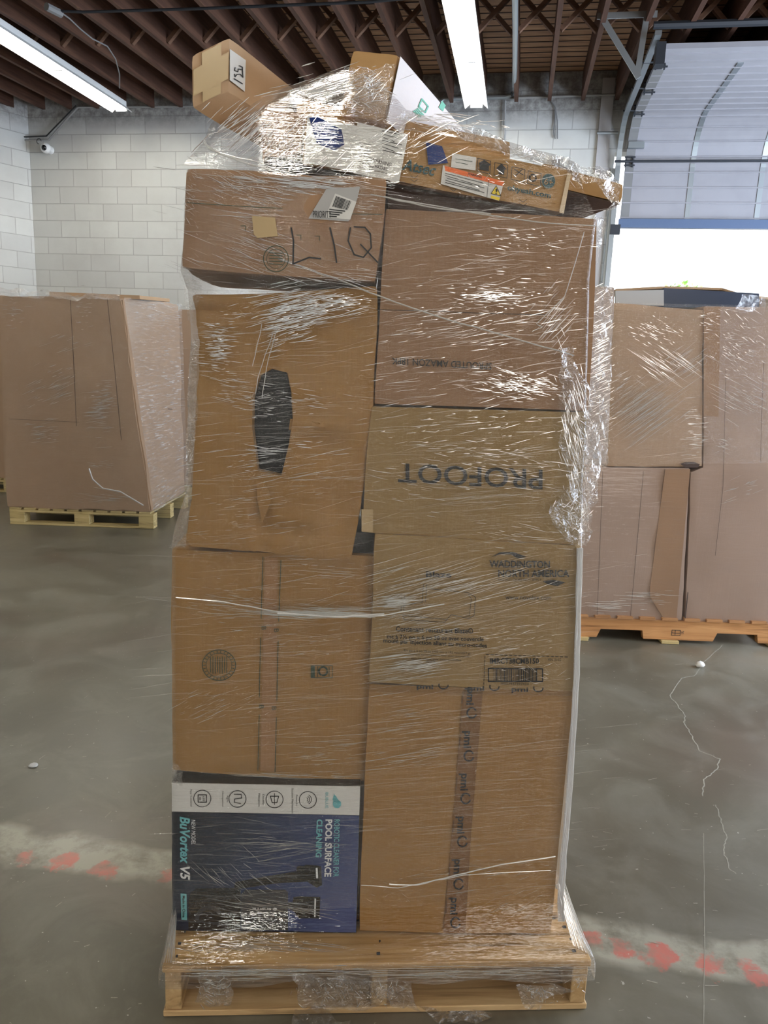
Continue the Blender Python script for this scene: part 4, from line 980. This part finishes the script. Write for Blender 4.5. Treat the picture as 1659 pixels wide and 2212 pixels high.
# open top flaps of that load
tf = empty('cardboard_flap', 'bent pale cardboard flap over a dark blue interior, on top of the right background load', 'cardboard flap')
yb = YR+.05
fl_ = [rY(1332, 624, .3), rY(1440, 618, .3), rY(1560, 622, .3), rY(1600, 634, .2), rY(1720, 650, .2)]
fv = fl_+[p+V((0, .35, -.01)) for p in fl_]; fv += [p-V((0, 0, .012)) for p in fv]
mesh_obj('flap', fv, [(i, i+1, i+6, i+5) for i in range(4)]+[(10+i+5, 10+i+6, 10+i+1, 10+i) for i in range(4)]+[(i, i+10, i+11, i+1) for i in range(4)]+[(i+5, i+6, i+16, i+15) for i in range(4)]+[(0, 5, 15, 10), (4, 14, 19, 9)], CARD_PALE, tf)
INT = flat('dark_blue_plastic', (.02, .035, .075), .35)
MB().hexa([rY(1434, 622, .12), rY(1640, 634, .12), rY(1640, 664, .12), rY(1434, 664, .12)]+[p+V((0, .3, 0)) for p in (rY(1434, 626, .12), rY(1640, 638, .12), rY(1640, 664, .12), rY(1434, 664, .12))]).build('dark_liner', INT, tf)
MB().hexa([rY(1330, 628, .06), rY(1434, 626, .06), rY(1434, 660, .06), rY(1330, 658, .06)]+[p+V((0, .02, 0)) for p in (rY(1330, 628, .06), rY(1434, 626, .06), rY(1434, 660, .06), rY(1330, 658, .06))]).build('white_sheet', PAPERG, tf)

# litter on the floor
def chip(name, x, y, r, h, mat, label, cat):
    p = atZ(x, y, 0); bm = bmesh.new(); bmesh.ops.create_icosphere(bm, subdivisions=2, radius=r)
    for v in bm.verts: v.co = V((v.co.x, v.co.y, v.co.z*h/r))*(1+.35*nz(v.co*40, 1, 3)) + V((p.x, p.y, h*.8))
    o = bm_obj(name, bm, mat, None, True); tag(o, label, cat); return o
chip('paper_scrap', 1512, 1441, .022, .016, PAPER, 'crumpled white scrap on the floor in front of the right pallet', 'litter')
chip('wood_splinter', 1262, 1378, .03, .006, PALY, 'pale wood splinter on the floor at the left end of the right pallet', 'litter')
chip('paper_scrap', 72, 1655, .016, .004, PAPERG, 'flat grey scrap on the open floor at the left', 'litter')

# ------------------------------------------------------------------ stretch wrap of the near load
wrap = empty('stretch_wrap', 'clear glossy stretch film wound around the whole near load and its pallet', 'plastic film')
rowsW = [(362, 401, 464, 1293, -.026), (500, 393, 520, 1286, -.03), (584, 388, 612, 1277, -.03), (628, 404, 640, 1276, -.024), (740, 410, 760, 1272, -.022), (900, 404, 900, 1270, -.02), (1050, 402, 1050, 1264, -.018),
         (1181, 367, 1180, 1262, -.018), (1340, 368, 1340, 1254, -.016), (1500, 369, 1500, 1247, -.014), (1690, 369, 1700, 1234, -.012), (1850, 371, 1850, 1222, -.014), (1975, 368, 1950, 1214, -.03)]
def ring_shell(name, rings, mat, parent, rough=.0, seed=0, smooth=True):
    vs = [p for r in rings for p in r]; n = len(rings[0]); fs = []
    for i in range(len(rings)-1):
        for k in range(n-1): fs.append((i*n+k, (i+1)*n+k, (i+1)*n+k+1, i*n+k+1))
    vs = [p+V((nz(p, 9, seed), nz(p, 9, seed+4), nz(p, 9, seed+7)))*rough for p in vs]
    return mesh_obj(name, vs, fs, mat, parent, smooth)
def interp_rows(rows, m=5):
    out = []
    for a, b in zip(rows[:-1], rows[1:]):
        for k in range(m): out.append(tuple(x+(y-x)*k/m for x, y in zip(a, b)))
    out.append(rows[-1]); return out
def ringpts(yl, xl, yr, xr, off, nu=40, D=.96):
    L, R = fp(xl, yl, off), fp(xr, yr, off); pts = []
    bl, brr = L+FN*D, R+FN*D; rc = .012
    d = (R-L).normalized()
    pts += [bl.lerp(L+FN*rc, k/6) for k in range(6)]+[L+FN*rc, L+FN*rc*.3+d*rc*.3]
    a, b = L+d*rc, R-d*rc
    pts += [a.lerp(b, k/nu)-FN*(.000) for k in range(nu+1)]
    pts += [R+FN*rc*.3-d*rc*.3, R+FN*rc]+[(R+FN*rc).lerp(brr, k/6) for k in range(1, 7)]
    return pts
rings = [ringpts(*r) for r in interp_rows(rowsW)]
ring_shell('side_film', rings, FILM, wrap, .004, 5)
# flare down to the pallet edge and the tight band around the pallet
def flare(rs):
    out = []
    for pts, off in rs: out.append(pts)
    return out
last = rings[-1]
pal_l = atZ(349, 2090, .141)-pv*.004; pal_r = atZ(1280, 2076, .141)-pv*.004
def palring(z, grow=.004, nu=40, wob=0.0, D=1.13):
    L = V((pl.x, pl.y, z))-pu*grow-pv*grow; R = V((pr_.x, pr_.y, z))+pu*grow-pv*grow; bl, brr = L+pv*D, R+pv*D; rc = .006
    pts = [bl.lerp(L+pv*rc, k/6) for k in range(6)]+[L+pv*rc, L+pv*.002+pu*.002]
    a, b = L+pu*rc, R-pu*rc
    pts += [a.lerp(b, k/nu)+V((0, 0, wob*nz(a.lerp(b, k/nu), 8, 2)))-pv*(.0) for k in range(nu+1)]
    pts += [R+pv*.002-pu*.002, R+pv*rc]+[(R+pv*rc).lerp(brr, k/6) for k in range(1, 7)]
    return pts
low = palring(.150)
mid = []
for t in [k/8 for k in range(9)]:
    mid.append([a.lerp(b, t**1.0) for a, b in zip(last, low)])
ring_shell('flared_film', mid, m_film('stretch_film_flare', (5, 5, 60), radians(-8), gl=.14, milk=.05), wrap, .002, 8)
ring_shell('band_film', [palring(.148), palring(.135, .007), palring(.115, .009, wob=.006), palring(.09, .009, wob=.02)], m_film('stretch_film_band', (4, 4, 150), 0, gl=.28, milk=.16), wrap, .003, 9)

# film tented over the top
def loft(name, curves, mat, parent, nu=48, rough=.012, seed=3, fr=11):
    def samp(c, t):
        f = t*(len(c)-1); i = min(int(f), len(c)-2); return c[i].lerp(c[i+1], f-i)
    vs, fs = [], []
    rws = []
    for a, b in zip(curves[:-1], curves[1:]):
        for k in range(6): rws.append((a, b, k/6))
    rws.append((curves[-2], curves[-1], 1.0))
    for (a, b, t) in rws:
        for i in range(nu+1):
            p = samp(a, i/nu).lerp(samp(b, i/nu), t)
            vs.append(p+V((nz(p, fr, seed), nz(p, fr, seed+4)*1.2, nz(p, fr, seed+8)))*rough)
    for r in range(len(rws)-1):
        for i in range(nu): k = r*(nu+1)+i; fs.append((k, k+nu+1, k+nu+2, k+1))
    return mesh_obj(name, vs, fs, mat, parent, True)
cA_ = [fp(x, y, -.03) for x, y in ((402, 362), (470, 366), (560, 374), (650, 384), (740, 390), (835, 398))]
cB_ = [fp(x, y, .00) for x, y in ((428, 310), (500, 262), (570, 228), (655, 215), (740, 232), (835, 258))]
cC_ = [fp(x, y, .12) for x, y in ((470, 262), (560, 215), (620, 182), (700, 158), (770, 150), (835, 150))]
cD_ = [p+V((.02, .45, -.05)) for p in cC_]
FT = m_film('tented_film', (9, 9, 9), 0, gl=.24, milk=.10)
FILM_TOP = m_film('stretch_film_top', (8, 8, 120), radians(38), gl=.10, milk=.03)
loft('top_film', [cA_, cB_, cC_, cD_], FILM_TOP, wrap, 44, .016, 3)
cA2 = [fp(x, y, -.02) for x, y in ((760, 392), (900, 412), (1050, 436), (1218, 466), (1292, 472))]
cB2 = [fp(x, y, -.02) for x, y in ((740, 262), (900, 290), (1050, 325), (1236, 372), (1262, 410))]
cC2 = [fp(x, y, .06) for x, y in ((800, 150), (880, 245), (1000, 268), (1060, 295), (1240, 352))]
cD2 = [fp(x, y, .28) for x, y in ((820, 150), (900, 215), (1020, 272), (1150, 320), (1290, 372))]
loft('top_film', [cA2, cB2, cC2], m_film('clear_top_film', (14, 14, 90), radians(14), gl=.10, milk=.03, bstr=.8), wrap, 44, .010, 6)
def crumple(name, outline_rows, off, parent, nu=26, nv=14, amp=.02, seed=1, mat=None, fr=16, plane=fp):
    """outline_rows: [((xl,yl),(xr,yr)),...] crumpled sheet"""
    vs, fs = [], []
    for j in range(nv+1):
        f = j/nv*(len(outline_rows)-1); i = min(int(f), len(outline_rows)-2); t = f-i
        (a, b), (c_, d) = outline_rows[i], outline_rows[i+1]
        L = (a[0]+(c_[0]-a[0])*t, a[1]+(c_[1]-a[1])*t); R = (b[0]+(d[0]-b[0])*t, b[1]+(d[1]-b[1])*t)
        for k in range(nu+1):
            u = k/nu; p = plane(L[0]+(R[0]-L[0])*u, L[1]+(R[1]-L[1])*u, off)
            q = V((nz(p, fr, seed), nz(p, fr, seed+3), nz(p, fr, seed+6)))+V((nz(p, fr*2.6, seed), nz(p, fr*2.6, seed+3), nz(p, fr*2.6, seed+6)))*.6
            e = min(u, 1-u, j/nv, 1-j/nv)
            vs.append(p+V((q.x*.7, -abs(q.y)*1.5, q.z*.7))*amp)
    for j in range(nv):
        for k in range(nu): a = j*(nu+1)+k; fs.append((a, a+nu+1, a+nu+2, a+1))
    return mesh_obj(name, vs, fs, mat or FILM_CR, parent, True)
crumple('ridge_film', [((850, 262), (872, 240)), ((1010, 268), (1000, 300)), ((1130, 320), (1110, 345)), ((1236, 350), (1225, 378))][::1], .01, wrap, 10, 40, .016, 4)
crumple('ridge_film', [((1225, 345), (1225, 380)), ((1290, 362), (1280, 398)), ((1345, 392), (1325, 440)), ((1340, 440), (1295, 466))], .07, wrap, 10, 24, .016, 5)
crumple('knot_film', [((744, 150), (850, 142)), ((735, 190), (845, 200)), ((740, 240), (838, 262))], .04, wrap, 24, 20, .02, 6, fr=22)
crumple('bunched_film', [((1200, 760), (1232, 756)), ((1212, 860), (1268, 850)), ((1210, 960), (1300, 960)), ((1230, 1040), (1290, 1040)), ((1188, 1090), (1283, 1100)), ((1205, 1150), (1270, 1165)), ((1230, 1178), (1262, 1180))], -.026, wrap, 18, 60, .018, 7)
crumple('side_bunched_film', [((1262, 612), (1328, 622)), ((1262, 800), (1320, 810)), ((1262, 985), (1314, 1000)), ((1256, 1060), (1284, 1040)), ((1252, 1170), (1262, 1178))], .50, wrap, 14, 60, .010, 8, fr=24)
crumple('shoulder_film', [((1286, 472), (1312, 470)), ((1280, 540), (1306, 500)), ((1276, 610), (1290, 560))], .03, wrap, 8, 20, .008, 9)
crumple('corner_film', [((388, 584), (440, 612)), ((404, 640), (430, 650)), ((408, 690), (420, 700))], -.01, wrap, 10, 14, .014, 10)
crumple('corner_film', [((366, 1182), (400, 1182)), ((385, 1150), (402, 1150)), ((402, 1080), (412, 1080)), ((404, 900), (425, 900)), ((412, 740), (428, 735))], -.004, wrap, 8, 40, .006, 11)
crumple('corner_film', [((372, 1645), (402, 1660)), ((371, 1690), (400, 1692))], -.012, wrap, 12, 10, .014, 12)
# gathers hanging under the pallet band, and the tail on the floor
PF = V((pl.x, pl.y, 0))
def pfr(x, y, off=0.0): return atP(x, y, PF-pv*(.012+off), pv)
crumple('hanging_film', [((425, 2100), (505, 2104)), ((432, 2130), (500, 2130)), ((420, 2165), (498, 2175))], .0, wrap, 16, 14, .014, 13, plane=pfr)
crumple('hanging_film', [((620, 2104), (800, 2108)), ((645, 2130), (835, 2130)), ((650, 2160), (825, 2165)), ((660, 2172), (800, 2176))], .0, wrap, 34, 14, .014, 14, plane=pfr)
crumple('hanging_film', [((808, 2110), (890, 2112)), ((815, 2140), (890, 2145)), ((830, 2168), (910, 2180))], .0, wrap, 20, 14, .012, 15, plane=pfr)
crumple('hanging_film', [((1116, 2120), (1240, 2130)), ((1120, 2150), (1175, 2155)), ((1130, 2172), (1160, 2178))], .0, wrap, 18, 14, .012, 16, plane=pfr)
def pfl(x, y, off=0.0): return atZ(x, y, .016)
crumple('floor_film', [((640, 2174), (700, 2176)), ((632, 2200), (760, 2200)), ((625, 2230), (740, 2230))], 0, wrap, 20, 14, .012, 17, plane=pfl)
crumple('floor_film', [((905, 2172), (925, 2190)), ((960, 2180), (950, 2205)), ((1020, 2178), (1025, 2206)), ((1058, 2185), (1060, 2192))], 0, wrap, 10, 30, .010, 18, plane=pfl)

# ridges: drawn-out wrinkles standing on the film, whitened to carry glints
rg = random.Random(21)
def ridge(mb, p, q, r, sag=0.0, wob=.008):
    n = 6; pts = []; rs = []
    for k in range(n):
        t = k/(n-1); a = p.lerp(q, t)+V((0, 0, rg.uniform(-1, 1)*min(.0012, wob*(q-p).length) - sag*4*t*(1-t))); pts.append(a); rs.append(max(.00012, r*sin(pi*(.06+.88*t))))
    mb.tube(pts, rs, 4, cap=False)
def cluster(mb, cx, cy, hw, hh, n, sl, sd, l0, l1, r0=.00025, r1=.00075, off=-.026, plane=fp, sh=0.0):
    for _ in range(n):
        u = rg.gauss(0, .5); v = rg.gauss(0, .5); x = cx+u*hw; y = cy+v*hh+u*hw*sh; L = l0+(l1-l0)*rg.random()**2; s = sl+rg.gauss(0, sd)
        dx = L/2/math.sqrt(1+s*s); dy = dx*s
        ridge(mb, plane(x-dx, y-dy, off), plane(x+dx, y+dy, off), r0+(r1-r0)*rg.random()**1.6)
B_, F_ = MB(), MB()
for a in (  # cx, cy, hw, hh, n, slope, spread, lmin, lmax
        (520, 400, 110, 60, 60, .45, .12, 14, 60), (640, 410, 180, 50, 110, .13, .06, 20, 120), (770, 450, 60, 60, 50, .02, .03, 8, 45), (415, 430, 16, 100, 50, .9, .5, 6, 24),
        (560, 545, 150, 60, 70, .36, .08, 20, 110), (740, 600, 90, 20, 40, .12, .05, 20, 80), (660, 665, 110, 50, 90, -.22, .1, 14, 90), (740, 655, 60, 20, 40, .0, .1, 10, 40),
        (470, 740, 50, 90, 90, .05, .12, 8, 45), (510, 840, 50, 45, 45, .18, .1, 8, 40), (600, 730, 30, 50, 30, -.3, .1, 20, 70), (560, 880, 40, 25, 25, .0, .15, 10, 30),
        (640, 870, 120, 30, 40, .1, .12, 10, 50), (600, 1000, 170, 80, 70, -.16, .06, 12, 110), (520, 1110, 130, 80, 50, -.12, .05, 12, 60),
        (1080, 640, 160, 50, 100, .08, .06, 5, 26), (1130, 520, 110, 40, 40, .12, .08, 5, 30), (1000, 700, 220, 70, 90, -.2, .05, 8, 50), (1120, 830, 100, 36, 110, .15, .15, 6, 36), (870, 820, 90, 70, 30, -.14, .05, 14, 80),
        (1000, 930, 220, 60, 80, -.12, .14, 8, 45), (1090, 1010, 150, 50, 70, .12, .08, 10, 55), (900, 1060, 120, 60, 30, .15, .05, 10, 60), (1110, 1160, 120, 30, 30, .12, .06, 10, 60),
        (480, 1300, 110, 22, 50, .09, .04, 16, 80), (680, 1322, 130, 14, 90, .06, .03, 30, 140), (700, 1225, 90, 40, 30, .02, .03, 14, 90), (470, 1300, 90, 70, 24, .1, .05, 8, 34),
        (930, 1260, 200, 45, 130, -.27, .05, 24, 130), (900, 1350, 100, 45, 60, -.2, .05, 20, 110), (870, 1440, 90, 40, 60, -.13, .03, 30, 130), (620, 1380, 160, 40, 40, -.1, .08, 6, 34),
        (880, 1550, 80, 50, 50, -.13, .03, 24, 110), (880, 1640, 70, 30, 34, -.15, .03, 24, 110), (700, 1630, 100, 40, 40, -.06, .05, 12, 90), (450, 1520, 90, 30, 50, -.42, .08, 10, 60),
        (1120, 1390, 110, 60, 60, -.2, .15, 6, 40), (1150, 1450, 60, 30, 20, .3, .5, 6, 30), (600, 1675, 170, 6, 40, .05, .02, 20, 110),
        (560, 1820, 160, 30, 24, .02, .06, 20, 120), (640, 1835, 100, 26, 20, -.15, .03, 30, 130), (500, 1900, 110, 60, 26, .9, .3, 20, 70), (590, 1965, 130, 26, 40, .18, .05, 30, 130),
        (1060, 1880, 160, 30, 30, -.16, .05, 8, 60), (1120, 1950, 90, 50, 34, -.5, .15, 12, 80), (840, 1940, 60, 40, 14, .1, .6, 5, 16)):
    cluster(B_, *a)
for (cx, cy, hw, hh, n, s, sd_, a, b) in ((610, 480, 220, 130, 150, .2, .1, 30, 150), (600, 900, 200, 320, 260, -.06, .1, 30, 160), (1040, 660, 260, 260, 340, -.12, .16, 20, 150), (1020, 1030, 260, 150, 220, -.08, .1, 30, 180),
        (600, 1440, 240, 240, 300, -.08, .1, 40, 220), (1020, 1320, 240, 150, 240, -.18, .1, 30, 200), (1000, 1700, 230, 260, 240, -.08, .05, 50, 250), (570, 1850, 210, 150, 90, .05, .15, 40, 200)):
    cluster(F_, cx, cy, hw, hh, int(n*.8), s, sd_*.7, a, b, .0003, .0008)
# the tented top
cluster(B_, 540, 290, 80, 60, 110, -.85, .12, 20, 90, .0005, .0011, -.015); cluster(B_, 700, 200, 90, 34, 70, -.33, .08, 30, 120, .0005, .0013, .02)
cluster(B_, 620, 300, 70, 50, 60, -1.1, .25, 10, 60, .0005, .001, -.02); cluster(B_, 700, 340, 80, 40, 26, -.7, .4, 8, 50, .0005, .001, -.025); cluster(B_, 880, 300, 90, 40, 26, -.5, .2, 20, 90, .0005, .0012, -.03)
cluster(B_, 960, 265, 110, 24, 60, .1, .25, 12, 70, .0005, .0012, -.01); cluster(B_, 1080, 380, 120, 40, 40, .5, .5, 6, 24, .0004, .0009, -.03); cluster(B_, 800, 190, 50, 50, 60, -.2, .9, 8, 40, .0005, .001, .0)
for (cx, cy, hw, hh, n) in ((462, 2140, 34, 30, 70), (720, 2140, 80, 30, 130), (850, 2145, 40, 30, 60), (1165, 2145, 40, 26, 70), (1250, 2120, 20, 14, 16)):
    cluster(B_, cx, cy, hw, hh, n, .4, 1.8, 4, 20, .0004, .0010, .016, pfr)
# right shoulder and bunches
cluster(B_, 1240, 940, 30, 140, 130, 3.2, 1.5, 10, 60, .0005, .0012, -.035); cluster(B_, 1240, 1110, 40, 40, 60, .6, 2.0, 8, 30, .0005, .001, -.035)
cluster(B_, 1298, 800, 24, 170, 160, -.55, .15, 8, 40, .0005, .001, .47); cluster(B_, 1200, 680, 40, 60, 40, -1.1, .1, 20, 80, .0004, .0008, -.024)
# lower flare, drawn to the corners of the pallet
cluster(B_, 560, 2045, 130, 16, 60, .12, .06, 20, 120, .0005, .001, -.06); cluster(B_, 470, 2058, 60, 14, 30, -.25, .05, 14, 50, .0005, .001, -.065)
for _ in range(40):
    u = rg.random(); ridge(B_, fp(1205+u*14, 1890+rg.random()*60, -.03), pfr(1235+u*44, 2040+u*26, 0), .0007)
    ridge(B_, fp(372+u*10, 1960+rg.random()*30, -.03), pfr(350+u*26, 2080, 0), .0006)
for _ in range(130):
    x = rg.uniform(360, 1240); L = rg.uniform(20, 120); y = 2100+rg.gauss(0, 7)-(x-800)*.005; ridge(B_, pfr(x, y, .0), pfr(min(x+L, 1275), y+rg.gauss(0, 1.5), .0), rg.uniform(.0005, .0012))
for a in ((650, 660, 90, 36, 130, -.2, .06, 14, 70), (620, 700, 50, 34, 70, -.28, .08, 14, 60), (470, 750, 30, 50, 70, .05, .1, 8, 30), (740, 655, 50, 12, 60, .0, .08, 8, 30), (1110, 830, 60, 24, 60, .2, .15, 8, 40), (1060, 640, 50, 14, 50, .0, .1, 8, 40),
          (700, 1327, 110, 7, 60, .04, .02, 40, 150), (860, 1300, 60, 14, 40, -.1, .03, 30, 100), (900, 1440, 60, 20, 30, -.13, .02, 30, 100), (640, 395, 120, 16, 50, .12, .03, 30, 110), (590, 975, 80, 20, 14, .1, .1, 20, 80)):
    cluster(B_, *a, .0005, .0014)  # extra whitish wrinkles packed in to form the broad glare patches
tag(B_.build('bright_wrinkles', RIDGE, wrap, smooth=True), kind='stuff'); tag(F_.build('faint_wrinkles', RIDGE_F, wrap, smooth=True), kind='stuff')
R_ = MB()
def rope(pts, r, off=-.026, n=5, plane=fp):
    P = [plane(x, y, off) for x, y in pts]; Q = []
    for a, b in zip(P[:-1], P[1:]): Q += [a.lerp(b, k/4)+V((rg.gauss(0, .0006), 0, rg.gauss(0, .0006))) for k in range(4)]
    R_.tube(Q+[P[-1]], r, n)
rope([(600, 558), (720, 600), (820, 640), (960, 688), (1100, 728), (1240, 768)], .0016)
rope([(800, 420), (1000, 455), (1160, 480), (1290, 488)], .0012); rope([(830, 425), (940, 450), (1060, 462)], .0014)
rope([(380, 1290), (480, 1300), (600, 1322), (720, 1334), (830, 1330), (960, 1305)], .0015); rope([(600, 1325), (740, 1333), (830, 1326)], .0022)
rope([(600, 700), (575, 800), (566, 860)], .0008); rope([(590, 720), (558, 810), (552, 850)], .0008); rope([(566, 700), (545, 790)], .0008)
rope([(440, 302), (450, 320), (520, 350), (600, 372)], .002); rope([(440, 302), (444, 312), (470, 330), (560, 352), (640, 380)], .0014)
rope([(840, 1910), (900, 1912), (980, 1892), (1080, 1868), (1200, 1850)], .0016); rope([(780, 1912), (860, 1918), (1000, 1890), (1190, 1880)], .0009)
for k in range(9):
    j = k*1.6; rope([(1246+j*.9, 1184), (1243+j*.8, 1330), (1238+j*.8, 1500), (1226+j*.8, 1690), (1212+j*.9, 1850), (1205+j*.9, 1940), (1206+j, 1990)], .0017, -.004-.006*k)  # rope bundle added as the bright daylit edge of the film
rope([(1262, 500), (1220, 640), (1160, 700), (1172, 706), (1150, 716)], .0009)
tag(R_.build('film_ropes', ROPE, wrap, smooth=True), kind='stuff')

# ------------------------------------------------------------------ film on the background loads
wl_ = empty('stretch_wrap', 'clear film wound around the leaning pallet-size carton at the left', 'plastic film')
def film_quad(name, pts, mat, parent, n=16, amp=.006, seed=2):
    vs, fs = [], []
    for j in range(n+1):
        for i in range(n+1):
            p = pts[0].lerp(pts[1], i/n).lerp(pts[3].lerp(pts[2], i/n), j/n); vs.append(p+V((nz(p, 3, seed), nz(p, 3, seed+2), nz(p, 3, seed+5)))*amp)
    for j in range(n):
        for i in range(n): k = j*(n+1)+i; fs.append((k, k+n+1, k+n+2, k+1))
    return mesh_obj(name, vs, fs, mat, parent, True)
e = V((0, -.03, 0))
nSo = nS if nS.dot(EYE-trp) > 0 else -nS
film_quad('front_film', [tl+e, trp+e, brp+e, blp+e], FILM_FAR, wl_); film_quad('side_film', [trp+nSo*.03, tb_+nSo*.03, bb_+nSo*.03, brp+nSo*.03], m_film('stretch_film_painted_sheen', (3, 3, 40), radians(20), gl=.5, milk=.5, bstr=.6), wl_)  # milkier side film carries the sky sheen in its colour
B2 = MB(); py = lambda x, y, off=0: atY(x, y, yF-.035)
for a in ((110, 830, 45, 40, 50, -.45, .08, 10, 50), (225, 850, 24, 30, 40, -.1, .1, 8, 30), (215, 890, 26, 40, 60, -.1, .06, 14, 44), (100, 935, 40, 30, 40, -.12, .06, 8, 40), (220, 1075, 50, 14, 26, .1, .04, 12, 50), (215, 1004, 24, 8, 14, .1, .05, 8, 24),
          (180, 675, 14, 40, 24, -.1, .1, 5, 20), (30, 670, 30, 40, 30, .0, .15, 5, 20), (150, 740, 40, 20, 12, -.35, .08, 14, 60)): cluster(B2, *a, .001, .0022, 0, py)
tag(B2.build('bright_wrinkles', RIDGE, wl_, smooth=True), kind='stuff')
R2 = MB(); R2.tube([py(x, y) for x, y in ((192, 1012), (200, 1035), (222, 1055), (260, 1062), (310, 1092))], .006, 5); R2.build('film_rope', ROPE, wl_, smooth=True)
crumple('top_edge_film', [((2, 622), (2, 640)), ((70, 628), (70, 645)), ((170, 636), (170, 646)), ((262, 638), (262, 650))], 0, wl_, 6, 40, .04, 21, fr=9, plane=py)
wr_ = empty('stretch_wrap', 'clear film wound diagonally around the right background load', 'plastic film')
pr2 = lambda x, y, off=0: atY(x, y, YR-.03)
film_quad('diagonal_film', [pr2(1312, 652), pr2(1720, 660), pr2(1720, 1000), pr2(1305, 1006)], m_film('stretch_film_right', (5, 5, 110), radians(35), gl=.14, milk=.10), wr_)
film_quad('lower_film', [pr2(1236, 1008), pr2(1720, 1002), pr2(1720, 1350), pr2(1236, 1338)], m_film('stretch_film_right_low', (3, 3, 40), radians(4), gl=.06, milk=.04, bstr=.35), wr_)
B3 = MB()
for a in ((1400, 880, 70, 50, 120, -.72, .03, 20, 120), (1440, 790, 60, 40, 60, .7, .05, 10, 80), (1420, 720, 50, 26, 60, .45, .15, 5, 26), (1480, 780, 40, 30, 40, -.7, .05, 10, 70), (1340, 830, 20, 30, 20, -.6, .08, 8, 40),
          (1500, 930, 26, 60, 60, .0, .06, 8, 30), (1600, 740, 60, 70, 100, .5, .35, 5, 24), (1600, 860, 60, 60, 60, .55, .06, 10, 60), (1560, 960, 20, 30, 20, .2, .5, 6, 30), (1400, 1290, 60, 20, 26, .04, .03, 14, 70), (1330, 1310, 50, 14, 20, .05, .02, 14, 90), (1600, 1060, 60, 30, 16, -.3, .1, 8, 50), (1530, 700, 20, 40, 24, .1, .1, 5, 14)):
    cluster(B3, *a, .0008, .0016, 0, pr2)
tag(B3.build('bright_wrinkles', RIDGE, wr_, smooth=True), kind='stuff')
crumple('top_edge_film', [((1600, 640), (1720, 630)), ((1590, 668), (1720, 672))], 0, wr_, 20, 10, .03, 22, fr=9, plane=pr2)
bpy.context.view_layer.update()
